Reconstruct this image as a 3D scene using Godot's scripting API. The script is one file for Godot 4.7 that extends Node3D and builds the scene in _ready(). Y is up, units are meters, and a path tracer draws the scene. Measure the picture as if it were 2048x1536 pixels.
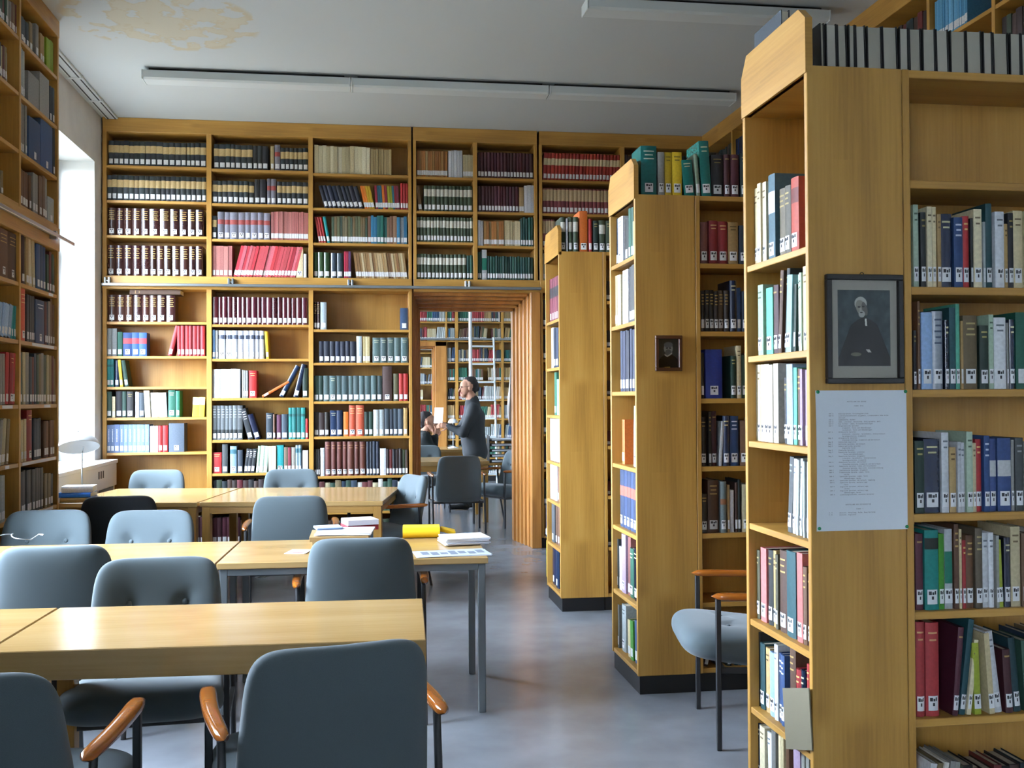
extends Node3D
# A library reading room: built-in oak bookcases, stacks, tables and upholstered armchairs, lit by tall windows.
const F := 2042.0
const SKY_ENERGY := 8.0
const EXPOSURE := 0.68
const EYE := 1.49
const PITCH := 0.0136
const YAW := 0.1455
const ROLL := -0.0056
# room
const XL := -2.42       # inner face of the window wall
const XR := 3.76        # inner face of the opposite wall
const DB := 10.0        # front of the built-in bookcase
const DW := 10.32       # back wall behind it
const CEIL := 4.15
const SX := 1.359       # aisle faces of the stacks
const SW := 0.3156      # depth of their end cases
const ST := 0.5375      # thickness of a stack
const SD := [2.97, 4.98, 6.99]
const STOP := 2.512
const LX := -2.1        # front of the bookcase on the window wall
const RX := 3.44        # front of the bookcase on the opposite wall

var rng := RandomNumberGenerator.new()
var taken := {}
var M := {}
var cam: Camera3D

# ---------------------------------------------------------------- helpers: picture rays
func ray(u: float, v: float) -> Vector3:
	var a := (u - 1024.0) / F
	var b := (v - 768.0) / F
	var a2 := a * cos(ROLL) + b * sin(ROLL)
	var b2 := -a * sin(ROLL) + b * cos(ROLL)
	var y := -b2 * cos(PITCH) + sin(PITCH)
	var z := b2 * sin(PITCH) + cos(PITCH)
	return Vector3(a2 * cos(YAW) + z * sin(YAW), y, -(-a2 * sin(YAW) + z * cos(YAW)))
func on_d(u: float, v: float, d: float) -> Vector3:
	var r := ray(u, v)
	return r * (d / -r.z) + Vector3(0, EYE, 0)
func on_x(u: float, v: float, x: float) -> Vector3:
	var r := ray(u, v)
	return r * (x / r.x) + Vector3(0, EYE, 0)
func on_y(u: float, v: float, y: float) -> Vector3:
	var r := ray(u, v)
	return r * ((y - EYE) / r.y) + Vector3(0, EYE, 0)

# ---------------------------------------------------------------- helpers: meshes
class MB:
	var v := PackedVector3Array()
	var n := PackedVector3Array()
	var c := PackedColorArray()
	var uv := PackedVector2Array()
	var i := PackedInt32Array()
	var col := Color.WHITE
	var xf := Transform3D()
	func vert(p: Vector3, nn: Vector3, t := Vector2.ZERO) -> int:
		v.append(xf * p); n.append((xf.basis * nn).normalized()); c.append(col); uv.append(t)
		return v.size() - 1
	func quad(a: Vector3, b: Vector3, cc: Vector3, d: Vector3) -> void:   # clockwise from the front
		var nn := (cc - a).cross(b - a)
		if nn.length_squared() < 1e-16:
			nn = (d - a).cross(cc - a)
		nn = nn.normalized()
		var k := vert(a, nn, Vector2(0, 0))
		vert(b, nn, Vector2(1, 0)); vert(cc, nn, Vector2(1, 1)); vert(d, nn, Vector2(0, 1))
		i.append_array(PackedInt32Array([k, k + 1, k + 2, k, k + 2, k + 3]))
	func tri(a: Vector3, b: Vector3, cc: Vector3) -> void:
		var nn := (cc - a).cross(b - a).normalized()
		var k := vert(a, nn); vert(b, nn); vert(cc, nn)
		i.append_array(PackedInt32Array([k, k + 1, k + 2]))
	func box(lo: Vector3, hi: Vector3, ch := 0.0) -> void:
		var a := Vector3(minf(lo.x, hi.x), minf(lo.y, hi.y), minf(lo.z, hi.z))
		var b := Vector3(maxf(lo.x, hi.x), maxf(lo.y, hi.y), maxf(lo.z, hi.z))
		var s := b - a
		ch = minf(ch, 0.45 * minf(s.x, minf(s.y, s.z)))
		var ce := (a + b) / 2.0
		var hs := s / 2.0
		for ax in 3:
			for sg in [-1.0, 1.0]:
				var N := Vector3.ZERO; N[ax] = sg
				var U := Vector3.ZERO; U[(ax + 1) % 3] = 1.0
				var V := N.cross(U)
				var hu := hs[(ax + 1) % 3] - ch
				var hv := absf(V.dot(hs)) - ch
				var o: Vector3 = ce + N * hs[ax]
				quad(o - U * hu - V * hv, o - U * hu + V * hv, o + U * hu + V * hv, o + U * hu - V * hv)
		if ch <= 0.0: return
		for ax in 3:
			var p := (ax + 1) % 3
			var q := (ax + 2) % 3
			for s1 in [-1.0, 1.0]:
				for s2 in [-1.0, 1.0]:
					var A := Vector3.ZERO; A[ax] = hs[ax] - ch
					var e1 := Vector3.ZERO; e1[p] = s1 * hs[p]; e1[q] = s2 * (hs[q] - ch)
					var e2 := Vector3.ZERO; e2[p] = s1 * (hs[p] - ch); e2[q] = s2 * hs[q]
					_q(ce + e1 - A, ce + e1 + A, ce + e2 + A, ce + e2 - A, ce)
		for sx in [-1.0, 1.0]:
			for sy in [-1.0, 1.0]:
				for sz in [-1.0, 1.0]:
					var g := Vector3(sx, sy, sz)
					var p1 := ce + g * Vector3(hs.x, hs.y - ch, hs.z - ch)
					var p2 := ce + g * Vector3(hs.x - ch, hs.y, hs.z - ch)
					var p3 := ce + g * Vector3(hs.x - ch, hs.y - ch, hs.z)
					if (p3 - p1).cross(p2 - p1).dot(g) > 0: tri(p1, p2, p3)
					else: tri(p1, p3, p2)
	func _q(a: Vector3, b: Vector3, cc: Vector3, d: Vector3, ce: Vector3) -> void:   # a quad turned away from ce
		if (cc - a).cross(b - a).dot((a + cc) / 2.0 - ce) > 0: quad(a, b, cc, d)
		else: quad(a, d, cc, b)
	func grid(rows: Array, closed := false, cap := false) -> void:   # rows of points, smooth
		var k := v.size()
		var w: int = rows[0].size()
		var nr := rows.size()
		for r in nr:
			for s in w:
				vert(rows[r][s], Vector3.UP, Vector2(float(s) / maxf(1, w - 1), float(r) / maxf(1, nr - 1)))
		var acc := PackedVector3Array(); acc.resize(nr * w)
		var last := w if closed else w - 1
		for r in nr - 1:
			for s in last:
				var s2 := (s + 1) % w
				var q := [r * w + s, r * w + s2, (r + 1) * w + s2, (r + 1) * w + s]
				i.append_array(PackedInt32Array([k + q[0], k + q[1], k + q[2], k + q[0], k + q[2], k + q[3]]))
				var nn := (v[k + q[2]] - v[k + q[0]]).cross(v[k + q[1]] - v[k + q[0]])
				if nn.length_squared() < 1e-18: nn = (v[k + q[3]] - v[k + q[0]]).cross(v[k + q[2]] - v[k + q[0]])
				nn += (v[k + q[3]] - v[k + q[0]]).cross(v[k + q[2]] - v[k + q[0]])
				for t in q: acc[t] += nn
		for t in acc.size():
			n[k + t] = acc[t].normalized() if acc[t].length_squared() > 1e-20 else Vector3.UP
		if cap:
			for e in [0, nr - 1]:
				var m := Vector3.ZERO
				for s in w: m += rows[e][s]
				m /= w
				for s in (w if closed else w - 1):
					var a: Vector3 = rows[e][s]
					var b: Vector3 = rows[e][(s + 1) % w]
					if e == 0: tri(m, b, a)
					else: tri(m, a, b)
	func tube(path: Array, rad, seg := 10, caps := true) -> void:
		var rows := []
		var up := Vector3.UP
		for k in path.size():
			var t: Vector3 = (path[mini(k + 1, path.size() - 1)] - path[maxi(k - 1, 0)]).normalized()
			var s := t.cross(up)
			if s.length() < 0.1: s = t.cross(Vector3.RIGHT)
			s = s.normalized()
			var w := s.cross(t).normalized()
			var r: float = rad[k] if rad is Array else rad
			var row := []
			for j in seg:
				var a := TAU * j / seg
				row.append(path[k] + s * cos(a) * r + w * sin(a) * r)
			rows.append(row)
		grid(rows, true, caps)
	func lathe(prof: Array, seg := 24) -> void:   # [radius, y] from bottom to top
		var rows := []
		for p in prof:
			var row := []
			for j in seg:
				var a := TAU * j / seg
				row.append(Vector3(cos(a) * p[0], p[1], sin(a) * p[0]))
			rows.append(row)
		grid(rows, true)
	func prism(poly: Array, z0: float, z1: float) -> void:   # polygon in x,y, counter-clockwise seen from +z
		var pts := PackedVector2Array(poly)
		var t := Geometry2D.triangulate_polygon(pts)
		for k in range(0, t.size(), 3):
			for zz in [z0, z1]:
				var a := Vector3(pts[t[k]].x, pts[t[k]].y, zz)
				var b := Vector3(pts[t[k + 1]].x, pts[t[k + 1]].y, zz)
				var d := Vector3(pts[t[k + 2]].x, pts[t[k + 2]].y, zz)
				var out := 1.0 if zz == maxf(z0, z1) else -1.0
				if (d - a).cross(b - a).z * out > 0: tri(a, b, d)
				else: tri(a, d, b)
		var ce := Vector3.ZERO
		for p in pts: ce += Vector3(p.x, p.y, (z0 + z1) / 2.0) / pts.size()
		for k in pts.size():
			var p := pts[k]; var q := pts[(k + 1) % pts.size()]
			_q(Vector3(p.x, p.y, z0), Vector3(q.x, q.y, z0), Vector3(q.x, q.y, z1), Vector3(p.x, p.y, z1), ce)
	func mesh(m: Material = null, onto: ArrayMesh = null) -> ArrayMesh:
		var am := onto if onto else ArrayMesh.new()
		if v.is_empty(): return am
		var a := []; a.resize(Mesh.ARRAY_MAX)
		a[Mesh.ARRAY_VERTEX] = v; a[Mesh.ARRAY_NORMAL] = n; a[Mesh.ARRAY_COLOR] = c; a[Mesh.ARRAY_TEX_UV] = uv; a[Mesh.ARRAY_INDEX] = i
		am.add_surface_from_arrays(Mesh.PRIMITIVE_TRIANGLES, a)
		if m: am.surface_set_material(am.get_surface_count() - 1, m)
		return am

func hx(s: String) -> Color:
	return Color(s).srgb_to_linear()
func numbered(called: String) -> String:
	var k: int = taken.get(called, 0)
	taken[called] = k + 1
	return called if k == 0 else "%s_%03d" % [called, k]
func thing(called: String, label: String, category: String, at := Vector3.ZERO, turn := 0.0, group := "") -> Node3D:
	var o := Node3D.new()
	o.name = numbered(called)
	o.position = at
	o.rotation.y = turn
	o.set_meta("label", label)
	o.set_meta("category", category)
	if group: o.set_meta("group", group)
	add_child(o, true)
	return o
func part(parent: Node, called: String, b: MB, m: Material, label := "") -> MeshInstance3D:
	var o := MeshInstance3D.new()
	o.name = called
	o.mesh = b.mesh(m)
	if label: o.set_meta("label", label)
	parent.add_child(o, true)
	return o
func bpart(parent: Node, called: String, lo: Vector3, hi: Vector3, m: Material, ch := 0.002) -> MeshInstance3D:
	var b := MB.new()
	b.box(lo, hi, ch)
	return part(parent, called, b, m)
func struct_box(called: String, lo: Vector3, hi: Vector3, m: Material) -> MeshInstance3D:
	var o := bpart(self, called, lo, hi, m, 0.0)
	o.set_meta("kind", "structure")
	return o
func dup(o: Node3D, at: Vector3, turn: float, label: String) -> Node3D:
	var r: Node3D = o.duplicate()
	r.name = numbered(str(o.name).get_slice("_0", 0))
	add_child(r, true)
	r.position = at
	r.rotation.y = turn
	r.set_meta("label", label)
	return r
func P(x: float, y: float, d: float) -> Vector3:   # a point from its depth into the room
	return Vector3(x, y, -d)

# ---------------------------------------------------------------- materials
func mat(col: String, rough := 0.7, metal := 0.0, spec := 0.5) -> StandardMaterial3D:
	var m := StandardMaterial3D.new()
	m.albedo_color = Color(col)
	m.roughness = rough
	m.metallic = metal
	m.metallic_specular = spec
	return m
func noise_img(w: int, h: int, freq: float, sd: int, oct := 3) -> Image:
	var f := FastNoiseLite.new()
	f.seed = sd
	f.frequency = freq
	f.fractal_octaves = oct
	var im := f.get_seamless_image(w, h)
	im.convert(Image.FORMAT_L8)
	return im
func wood_img(sd: int, dark: String, mid: String, light: String, flat_grain: bool) -> ImageTexture:
	var fine := noise_img(512, 16, 0.16, sd, 3)
	fine.resize(512, 512, Image.INTERPOLATE_CUBIC)
	var wide := noise_img(128, 16, 0.05, sd + 7, 2)
	wide.resize(512, 512, Image.INTERPOLATE_CUBIC)
	var speck := noise_img(512, 64, 0.5, sd + 3, 1)
	speck.resize(512, 512, Image.INTERPOLATE_BILINEAR)
	var im := Image.create(512, 512, false, Image.FORMAT_RGB8)
	var cd := Color(dark); var cm := Color(mid); var cl := Color(light)
	for y in 512:
		for x in 512:
			var t := 0.34 * fine.get_pixel(x, y).r + 0.58 * wide.get_pixel(x, y).r + 0.08 * speck.get_pixel(x, y).r
			t = clampf((t - 0.5) * 1.05 + 0.5, 0, 1)
			var k := cd.lerp(cm, t * 2.0) if t < 0.5 else cm.lerp(cl, t * 2.0 - 1.0)
			if flat_grain: im.set_pixel(y, x, k)
			else: im.set_pixel(x, y, k)
	im.generate_mipmaps()
	return ImageTexture.create_from_image(im)
func triplanar(m: StandardMaterial3D, tex: Texture2D, scale: float) -> StandardMaterial3D:
	m.albedo_texture = tex
	m.uv1_triplanar = true
	m.uv1_world_triplanar = true
	m.uv1_triplanar_sharpness = 8.0
	m.uv1_scale = Vector3.ONE * scale
	return m
func mottle(sd: int, a: String, b: String, freq: float, size := 256) -> ImageTexture:
	var n1 := noise_img(size, size, freq, sd, 4)
	var im := Image.create(size, size, false, Image.FORMAT_RGB8)
	var ca := Color(a); var cb := Color(b)
	for y in size:
		for x in size:
			im.set_pixel(x, y, ca.lerp(cb, clampf((n1.get_pixel(x, y).r - 0.5) * 1.6 + 0.5, 0, 1)))
	im.generate_mipmaps()
	return ImageTexture.create_from_image(im)

func make_materials() -> void:
	var wv := wood_img(11, "8e662a", "ab7f38", "bb9149", false)
	var wh := wood_img(23, "8e662a", "ab7f38", "bb9149", true)
	var th := wood_img(31, "a5834f", "b3925f", "bf9f6d", true)
	M.oak = triplanar(mat("ffffff", 0.42), wv, 0.9)
	M.oak_flat = triplanar(mat("ffffff", 0.42), wh, 0.9)
	M.table_top = triplanar(mat("ffffff", 0.16), th, 0.8)
	M.arm = triplanar(mat("ffffff", 0.14), wood_img(41, "8a4a16", "9a5519", "a8621f", true), 0.7)
	M.arm.clearcoat_enabled = true
	M.arm.clearcoat = 0.6
	M.arm.clearcoat_roughness = 0.1
	M.door_wood = triplanar(mat("ffffff", 0.35), wood_img(57, "7d4f22", "a26e34", "b98546", false), 0.9)
	M.wall = triplanar(mat("ffffff", 0.9), mottle(5, "d2d4d2", "dcdedc", 0.02), 0.5)
	M.jamb = triplanar(mat("ffffff", 0.6), mottle(8, "c6c9c7", "d0d2d0", 0.02), 0.7)
	M.floor = triplanar(mat("ffffff", 0.2), mottle(6, "74777b", "82858a", 0.012, 512), 0.35)
	M.fabric = triplanar(mat("ffffff", 0.95), mottle(9, "454f53", "586468", 0.35), 9.0)
	M.fabric.rim_enabled = true
	M.fabric.rim = 0.35
	M.fabric.rim_tint = 0.5
	M.fabric_dark = triplanar(mat("ffffff", 0.9), mottle(10, "15171a", "202327", 0.35), 9.0)
	M.black_metal = mat("15161a", 0.45)
	M.grey_metal = mat("6f7578", 0.4, 0.3)
	M.chrome = mat("a9b2b8", 0.28, 0.9)
	M.plinth = mat("0d0d0f", 0.45)
	M.white = mat("e6e8ea", 0.45)
	M.lamp_white = mat("c9d2d4", 0.5)
	M.lamp_grey = mat("c4cacd", 0.4)
	M.dark = mat("1a1a1c", 0.6)
	M.tack = mat("0f7a4c", 0.35)
	M.standard = mat("6b5734", 0.5, 0.4)
	M.paper = mat("dfe3ea", 0.85)
	var bookm := StandardMaterial3D.new()
	bookm.vertex_color_use_as_albedo = true
	bookm.roughness = 0.62
	triplanar(bookm, mottle(15, "ebebeb", "ffffff", 0.06), 4.0)
	M.book = bookm
	var g: StandardMaterial3D = bookm.duplicate()
	g.roughness = 0.27
	M.book_gloss = g
	var plain := StandardMaterial3D.new()
	plain.vertex_color_use_as_albedo = true
	plain.roughness = 0.8
	M.plain = plain
	# ceiling: white plaster with a water stain whose ragged yellowish patches show near the window wall
	var st := noise_img(512, 512, 0.012, 77, 5)
	var im := Image.create(512, 512, false, Image.FORMAT_RGB8)
	for y in 512:
		for x in 512:
			var q := Vector2(x / 512.0, y / 512.0)
			var e := 1.0 - pow(pow(absf(q.x - 0.50) / 0.42, 2.0) + pow(absf(q.y - 0.5) / 0.40, 2.0), 0.5)
			var s := e * 0.55 + (st.get_pixel(x, y).r - 0.5) * 1.5
			s = minf(s, e * 1.6)
			var k := Color("bcc4c6")
			if s > 0.16: k = k.lerp(Color("bdb398"), clampf((s - 0.16) * 9.0, 0, 0.85))
			if s > 0.30: k = k.lerp(Color("c2c1b2"), clampf((s - 0.30) * 12.0, 0, 0.7))
			im.set_pixel(x, y, k)
	M.stain = mat("ffffff", 0.9)
	M.stain.albedo_texture = ImageTexture.create_from_image(im)
	M.ceiling = mat("bcc4c6", 0.9)

# ---------------------------------------------------------------- the scene
func _ready() -> void:
	rng.seed = 4711
	cam = Camera3D.new()
	cam.name = "camera"
	cam.fov = rad_to_deg(2.0 * atan(768.0 / F))
	cam.transform = Transform3D(Basis(Vector3.UP, -YAW) * Basis(Vector3.RIGHT, PITCH) * Basis(Vector3.BACK, ROLL), Vector3(0, EYE, 0))
	cam.near = 0.05
	cam.far = 200.0
	add_child(cam)
	cam.current = true
	var env := Environment.new()
	env.background_mode = Environment.BG_SKY
	var sky := Sky.new()
	var sm := ProceduralSkyMaterial.new()      # an overcast white sky
	sm.sky_top_color = Color("cfe0f5")
	sm.sky_horizon_color = Color("dfeafa")
	sm.sky_energy_multiplier = SKY_ENERGY
	sm.ground_bottom_color = Color("8a8d8c")
	sm.ground_horizon_color = Color("b4b8ba")
	sm.ground_energy_multiplier = SKY_ENERGY * 0.55
	sm.sun_angle_max = 0.0
	sky.sky_material = sm
	env.sky = sky
	env.tonemap_mode = Environment.TONE_MAPPER_LINEAR
	env.tonemap_exposure = EXPOSURE
	env.sdfgi_enabled = true
	env.ssao_enabled = true
	env.ssil_enabled = true
	var we := WorldEnvironment.new()
	we.name = "world"
	we.environment = env
	add_child(we)
	make_materials()
	make_room()
	make_back_bookcase()
	make_stacks()
	make_side_bookcases()
	make_back_room()
	make_tables()
	make_chairs()
	make_fittings()
	make_table_things()
	make_books()
	make_people()

# ---------------------------------------------------------------- room shell
const WINDOWS := [[7.75, 9.79], [3.7, 5.75], [-4.4, -2.65], [12.2, 13.6], [15.0, 17.2], [19.6, 21.8]]
const SILL := 0.92
const HEAD := 3.69

func make_room() -> void:
	struct_box("floor", P(XL - 0.5, -0.2, -5.3), P(XR + 0.3, 0, 24.3), M.floor)
	# ceiling with the stained field
	var c0 := on_y(95, 0, CEIL); var c1 := on_y(600, 125, CEIL)
	var sx0 := -2.3; var sx1 := c1.x; var sd0 := -c0.z - 0.6; var sd1 := -c1.z + 0.1
	var b := MB.new()
	var y1 := CEIL + 0.25
	b.box(P(XL - 0.5, CEIL, -5.3), P(XR + 0.3, y1, sd0))
	b.box(P(XL - 0.5, CEIL, sd1), P(XR + 0.3, y1, 24.3))
	b.box(P(XL - 0.5, CEIL, sd0), P(sx0, y1, sd1))
	b.box(P(sx1, CEIL, sd0), P(XR + 0.3, y1, sd1))
	b.box(P(sx0, CEIL + 0.02, sd0), P(sx1, y1, sd1))
	var am := b.mesh(M.ceiling)
	var s := MB.new()
	s.quad(P(sx0, CEIL, sd0), P(sx1, CEIL, sd0), P(sx1, CEIL, sd1), P(sx0, CEIL, sd1))
	s.mesh(M.stain, am)
	var ce := MeshInstance3D.new()
	ce.name = "ceiling"
	ce.mesh = am
	ce.set_meta("kind", "structure")
	add_child(ce)
	# window wall
	var w := MB.new()
	var xo := XL - 0.5
	w.box(P(xo, 0, -5.3), P(XL, SILL, 24.3))
	w.box(P(xo, HEAD, -5.3), P(XL, CEIL, 24.3))
	var edges := []
	for q in WINDOWS: edges.append(q)
	edges.sort_custom(func(p, q): return p[0] < q[0])
	var at := -5.3
	for q in edges:
		w.box(P(xo, SILL, at), P(XL, HEAD, q[0]))
		at = q[1]
	w.box(P(xo, SILL, at), P(XL, HEAD, 24.3))
	var wl := part(self, "wall_left", w, M.wall)
	wl.set_meta("kind", "structure")
	var k := 0
	for q in WINDOWS:
		k += 1
		make_window("window_%d" % k, q[0], q[1])
	struct_box("wall_right", P(XR, 0, -5.3), P(XR + 0.3, CEIL, 24.3), M.wall)
	struct_box("wall_rear", P(XL, 0, -5.3), P(XR, CEIL, -5.0), M.wall)
	struct_box("wall_far", P(XL, 0, 24.0), P(XR, CEIL, 24.3), M.wall)
	# back wall with the doorway
	var bw := MB.new()
	bw.box(P(XL, 0, DW), P(0.487, CEIL, DW + 0.35))
	bw.box(P(1.76, 0, DW), P(XR, CEIL, DW + 0.35))
	bw.box(P(0.487, 2.57, DW), P(1.76, CEIL, DW + 0.35))
	part(self, "wall_back", bw, M.wall).set_meta("kind", "structure")
	# white sill over the radiators under the window
	var sl := thing("radiator_cover", "white radiator cover with slots under the tall window", "radiator cover", P(0, 0, 0))
	bpart(sl, "top", P(XL + 0.001, 0.905, 7.64), P(-2.262, 0.94, 9.985), M.white, 0.004)
	bpart(sl, "front_panel", P(-2.30, 0.70, 7.64), P(-2.275, 0.905, 9.985), M.white, 0.002)
	bpart(sl, "support", P(XL + 0.001, 0.0, 7.66), P(-2.29, 0.905, 7.70), M.white, 0.002)
	bpart(sl, "support", P(XL + 0.001, 0.0, 9.93), P(-2.29, 0.905, 9.97), M.white, 0.002)
	for j in 3:
		bpart(sl, "slot", P(-2.2765, 0.80, 9.32 + j * 0.075), P(-2.2735, 0.865, 9.355 + j * 0.075), M.dark, 0.0)
	# doorway casing: stepped oak
	var d := Node3D.new()
	d.name = "door_1"
	d.set_meta("kind", "structure")
	d.set_meta("label", "oak doorway casing with stepped reveals leading into the next reading room")
	add_child(d)
	for j in 5:
		var a := 0.487 + j * 0.021
		var bx := 1.66 - j * 0.021
		var dd := DB + 0.10 + j * 0.11
		var hh := 2.535 - j * 0.028
		bpart(d, "casing_step", P(a - 0.06 * int(j > 0), 0, dd), P(a + 0.021, hh, dd + 0.13), M.door_wood, 0.003)
		bpart(d, "casing_step", P(bx - 0.021, 0, dd), P(1.76, hh, dd + 0.13), M.door_wood, 0.003)
		bpart(d, "lintel_step", P(0.48, hh - 0.028, dd), P(1.76, 2.60, dd + 0.13), M.door_wood, 0.003)
	bpart(d, "pilaster", P(1.655, 0, DB - 0.02), P(1.752, 2.54, DB + 0.14), M.door_wood, 0.004)

func make_window(called: String, d0: float, d1: float) -> void:
	var o := Node3D.new()
	o.name = called
	o.set_meta("kind", "structure")
	add_child(o)
	var x0 := XL - 0.39
	var x1 := XL - 0.32
	var m: Material = M.jamb
	# plastered reveals
	bpart(o, "reveal", P(XL - 0.32, SILL, d0), P(XL - 0.0005, HEAD, d0 + 0.012), m, 0.0)
	bpart(o, "reveal", P(XL - 0.32, SILL, d1 - 0.012), P(XL - 0.0005, HEAD, d1), m, 0.0)
	bpart(o, "reveal", P(XL - 0.32, HEAD - 0.012, d0 + 0.012), P(XL - 0.0005, HEAD, d1 - 0.012), m, 0.0)
	bpart(o, "window_sill", P(XL - 0.32, SILL, d0 + 0.012), P(XL - 0.0005, SILL + 0.02, d1 - 0.012), m, 0.0)
	for q in [[d0, d0 + 0.09], [d1 - 0.09, d1], [(d0 + d1) / 2 - 0.05, (d0 + d1) / 2 + 0.05]]:
		bpart(o, "window_frame", P(x0, SILL, q[0]), P(x1, HEAD, q[1]), m, 0.004)
	for q in [[SILL, SILL + 0.09], [2.78, 2.86], [HEAD - 0.09, HEAD]]:
		bpart(o, "window_frame", P(x0 + 0.004, q[0], d0), P(x1 - 0.004, q[1], d1), m, 0.004)
	var gl := mat("f4fbff", 0.0)
	gl.transparency = BaseMaterial3D.TRANSPARENCY_ALPHA
	gl.albedo_color.a = 0.04
	if not M.has("glass"): M.glass = gl
	for q in [[d0 + 0.09, (d0 + d1) / 2 - 0.05], [(d0 + d1) / 2 + 0.05, d1 - 0.09]]:
		for r in [[SILL + 0.09, 2.78], [2.86, HEAD - 0.09]]:
			bpart(o, "pane", P(x0 + 0.03, r[0], q[0]), P(x0 + 0.036, r[1], q[1]), M.glass, 0.0)

# ---------------------------------------------------------------- bookcases facing the camera side
# xs: [left, right] of each bay opening; shelves: heights (tops) of the boards in each bay
func z_case(called: String, label: String, d: float, depth: float, yb: float, yt: float, bays: Array, shelves: Array, plinth := 0.0, cornice := 0.0, back := true, both := false) -> Node3D:
	var o := thing(called, label, "bookcase")
	for k in bays.size() + 1:
		var q0: float = bays[0][0] - bays[0][2] if k == 0 else bays[k - 1][1]
		var q1: float = bays[-1][1] + bays[-1][3] if k == bays.size() else bays[k][0]
		bpart(o, "upright", P(q0, yb + plinth, d), P(q1, yt, d + depth), M.oak, 0.002)
	for k in bays.size():
		var a: float = bays[k][0]
		var e: float = bays[k][1]
		for y in shelves[k]:
			bpart(o, "shelf", P(a, y - 0.025, d + 0.004), P(e, y, d + depth - 0.012), M.oak_flat, 0.002)
		if back:
			bpart(o, "back_panel", P(a, yb + plinth, d + depth - 0.012), P(e, yt, d + depth), M.oak, 0.0)
	var x0: float = bays[0][0] - bays[0][2]
	var x1: float = bays[-1][1] + bays[-1][3]
	if plinth > 0.0:
		bpart(o, "plinth", P(x0, yb, d + 0.012), P(x1, yb + plinth, d + depth - (0.012 if both else 0.0)), M.plinth, 0.002)
	if cornice > 0.0:
		bpart(o, "cornice", P(x0, yt - cornice, d - 0.004), P(x1, yt, d + depth), M.oak_flat, 0.003)
	return o

var UP_Y := {}
func make_back_bookcase() -> void:
	var x := []
	for u in [[213, 413], [423, 617], [626, 817], [833, 947], [955, 1069], [1085, 1242], [1250, 1403]]:
		x.append([on_d(u[0], 450, DB).x, on_d(u[1], 450, DB).x])
	var up := 2.66
	var band := 2.535
	var upper := [[3.70, 3.37, 3.04, up], [3.69, 3.36, 3.02, up], [3.673, 3.337, 2.999, up], [3.666, 3.329, 3.025, up], [3.671, 3.332, 2.996, up], [3.665, 3.33, 2.99, up], [3.665, 3.33, 2.99, up]]
	var lower := [[2.226, 1.903, 1.614, 1.325, 0.996, 0.56, 0.12], [2.205, 1.877, 1.504, 1.104, 0.787, 0.43, 0.12], [2.161, 1.839, 1.466, 1.127, 0.745, 0.40, 0.12]]
	UP_Y.upper = upper
	UP_Y.lower = lower
	var sh := []
	for k in 3: sh.append(upper[k] + lower[k])
	var b1 := [[x[0][0], x[0][1], 0.037, 0.04], [x[1][0], x[1][1], 0.04, 0.035], [x[2][0], x[2][1], 0.035, 0.03]]
	var o := z_case("built_in_bookcase", "tall oak built-in bookcase between window wall and doorway, three bays wide", DB, 0.315, 0.0, CEIL - 0.001, b1, sh, 0.10, 0.135)
	bpart(o, "rail_band", P(x[0][0] - 0.037, band, DB - 0.006), P(x[2][1] + 0.03, up - 0.003, DB + 0.30), M.oak_flat, 0.002)
	var b2 := [[x[3][0], x[3][1], 0.03, 0.03], [x[4][0], x[4][1], 0.03, 0.03]]
	o = z_case("overdoor_bookcase", "oak bookcase of two narrow bays above the doorway", DB, 0.315, band, CEIL - 0.001, b2, [upper[3], upper[4]], 0.0, 0.135)
	bpart(o, "rail_band", P(x[3][0] - 0.03, band, DB - 0.006), P(x[4][1] + 0.05, up - 0.003, DB + 0.30), M.oak_flat, 0.002)
	var b3 := [[x[5][0], x[5][1], 0.03, 0.03], [x[6][0], x[6][1], 0.03, 0.03]]
	var lw := [2.2, 1.87, 1.5, 1.13, 0.78, 0.42, 0.12]
	o = z_case("corner_bookcase", "tall oak bookcase in the room corner behind the stacks", DB, 0.315, 0.0, CEIL - 0.001, b3, [upper[5] + lw, upper[6] + lw], 0.10, 0.135)
	bpart(o, "rail_band", P(x[5][0] - 0.03, band, DB - 0.006), P(x[6][1] + 0.03, up - 0.003, DB + 0.30), M.oak_flat, 0.002)
	# ladder rail
	var rl := thing("ladder_rail", "long flat metal ladder rail screwed across the built-in bookcase", "rail")
	bpart(rl, "bar", P(-2.40, 2.557, DB - 0.075), P(1.755, 2.583, DB - 0.02), M.chrome, 0.004)
	for u in [215, 462, 701, 935]:
		var p := on_d(u, 565, DB - 0.02)
		var b := MB.new()
		for s in [-0.018, 0.018]:
			b.box(P(p.x + s - 0.009, 2.575, DB - 0.05), P(p.x + s + 0.009, 2.640, DB - 0.006), 0.003)
		b.box(P(p.x - 0.03, 2.600, DB - 0.035), P(p.x + 0.03, 2.612, DB - 0.006), 0.002)
		part(rl, "bracket", b, M.chrome)

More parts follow.
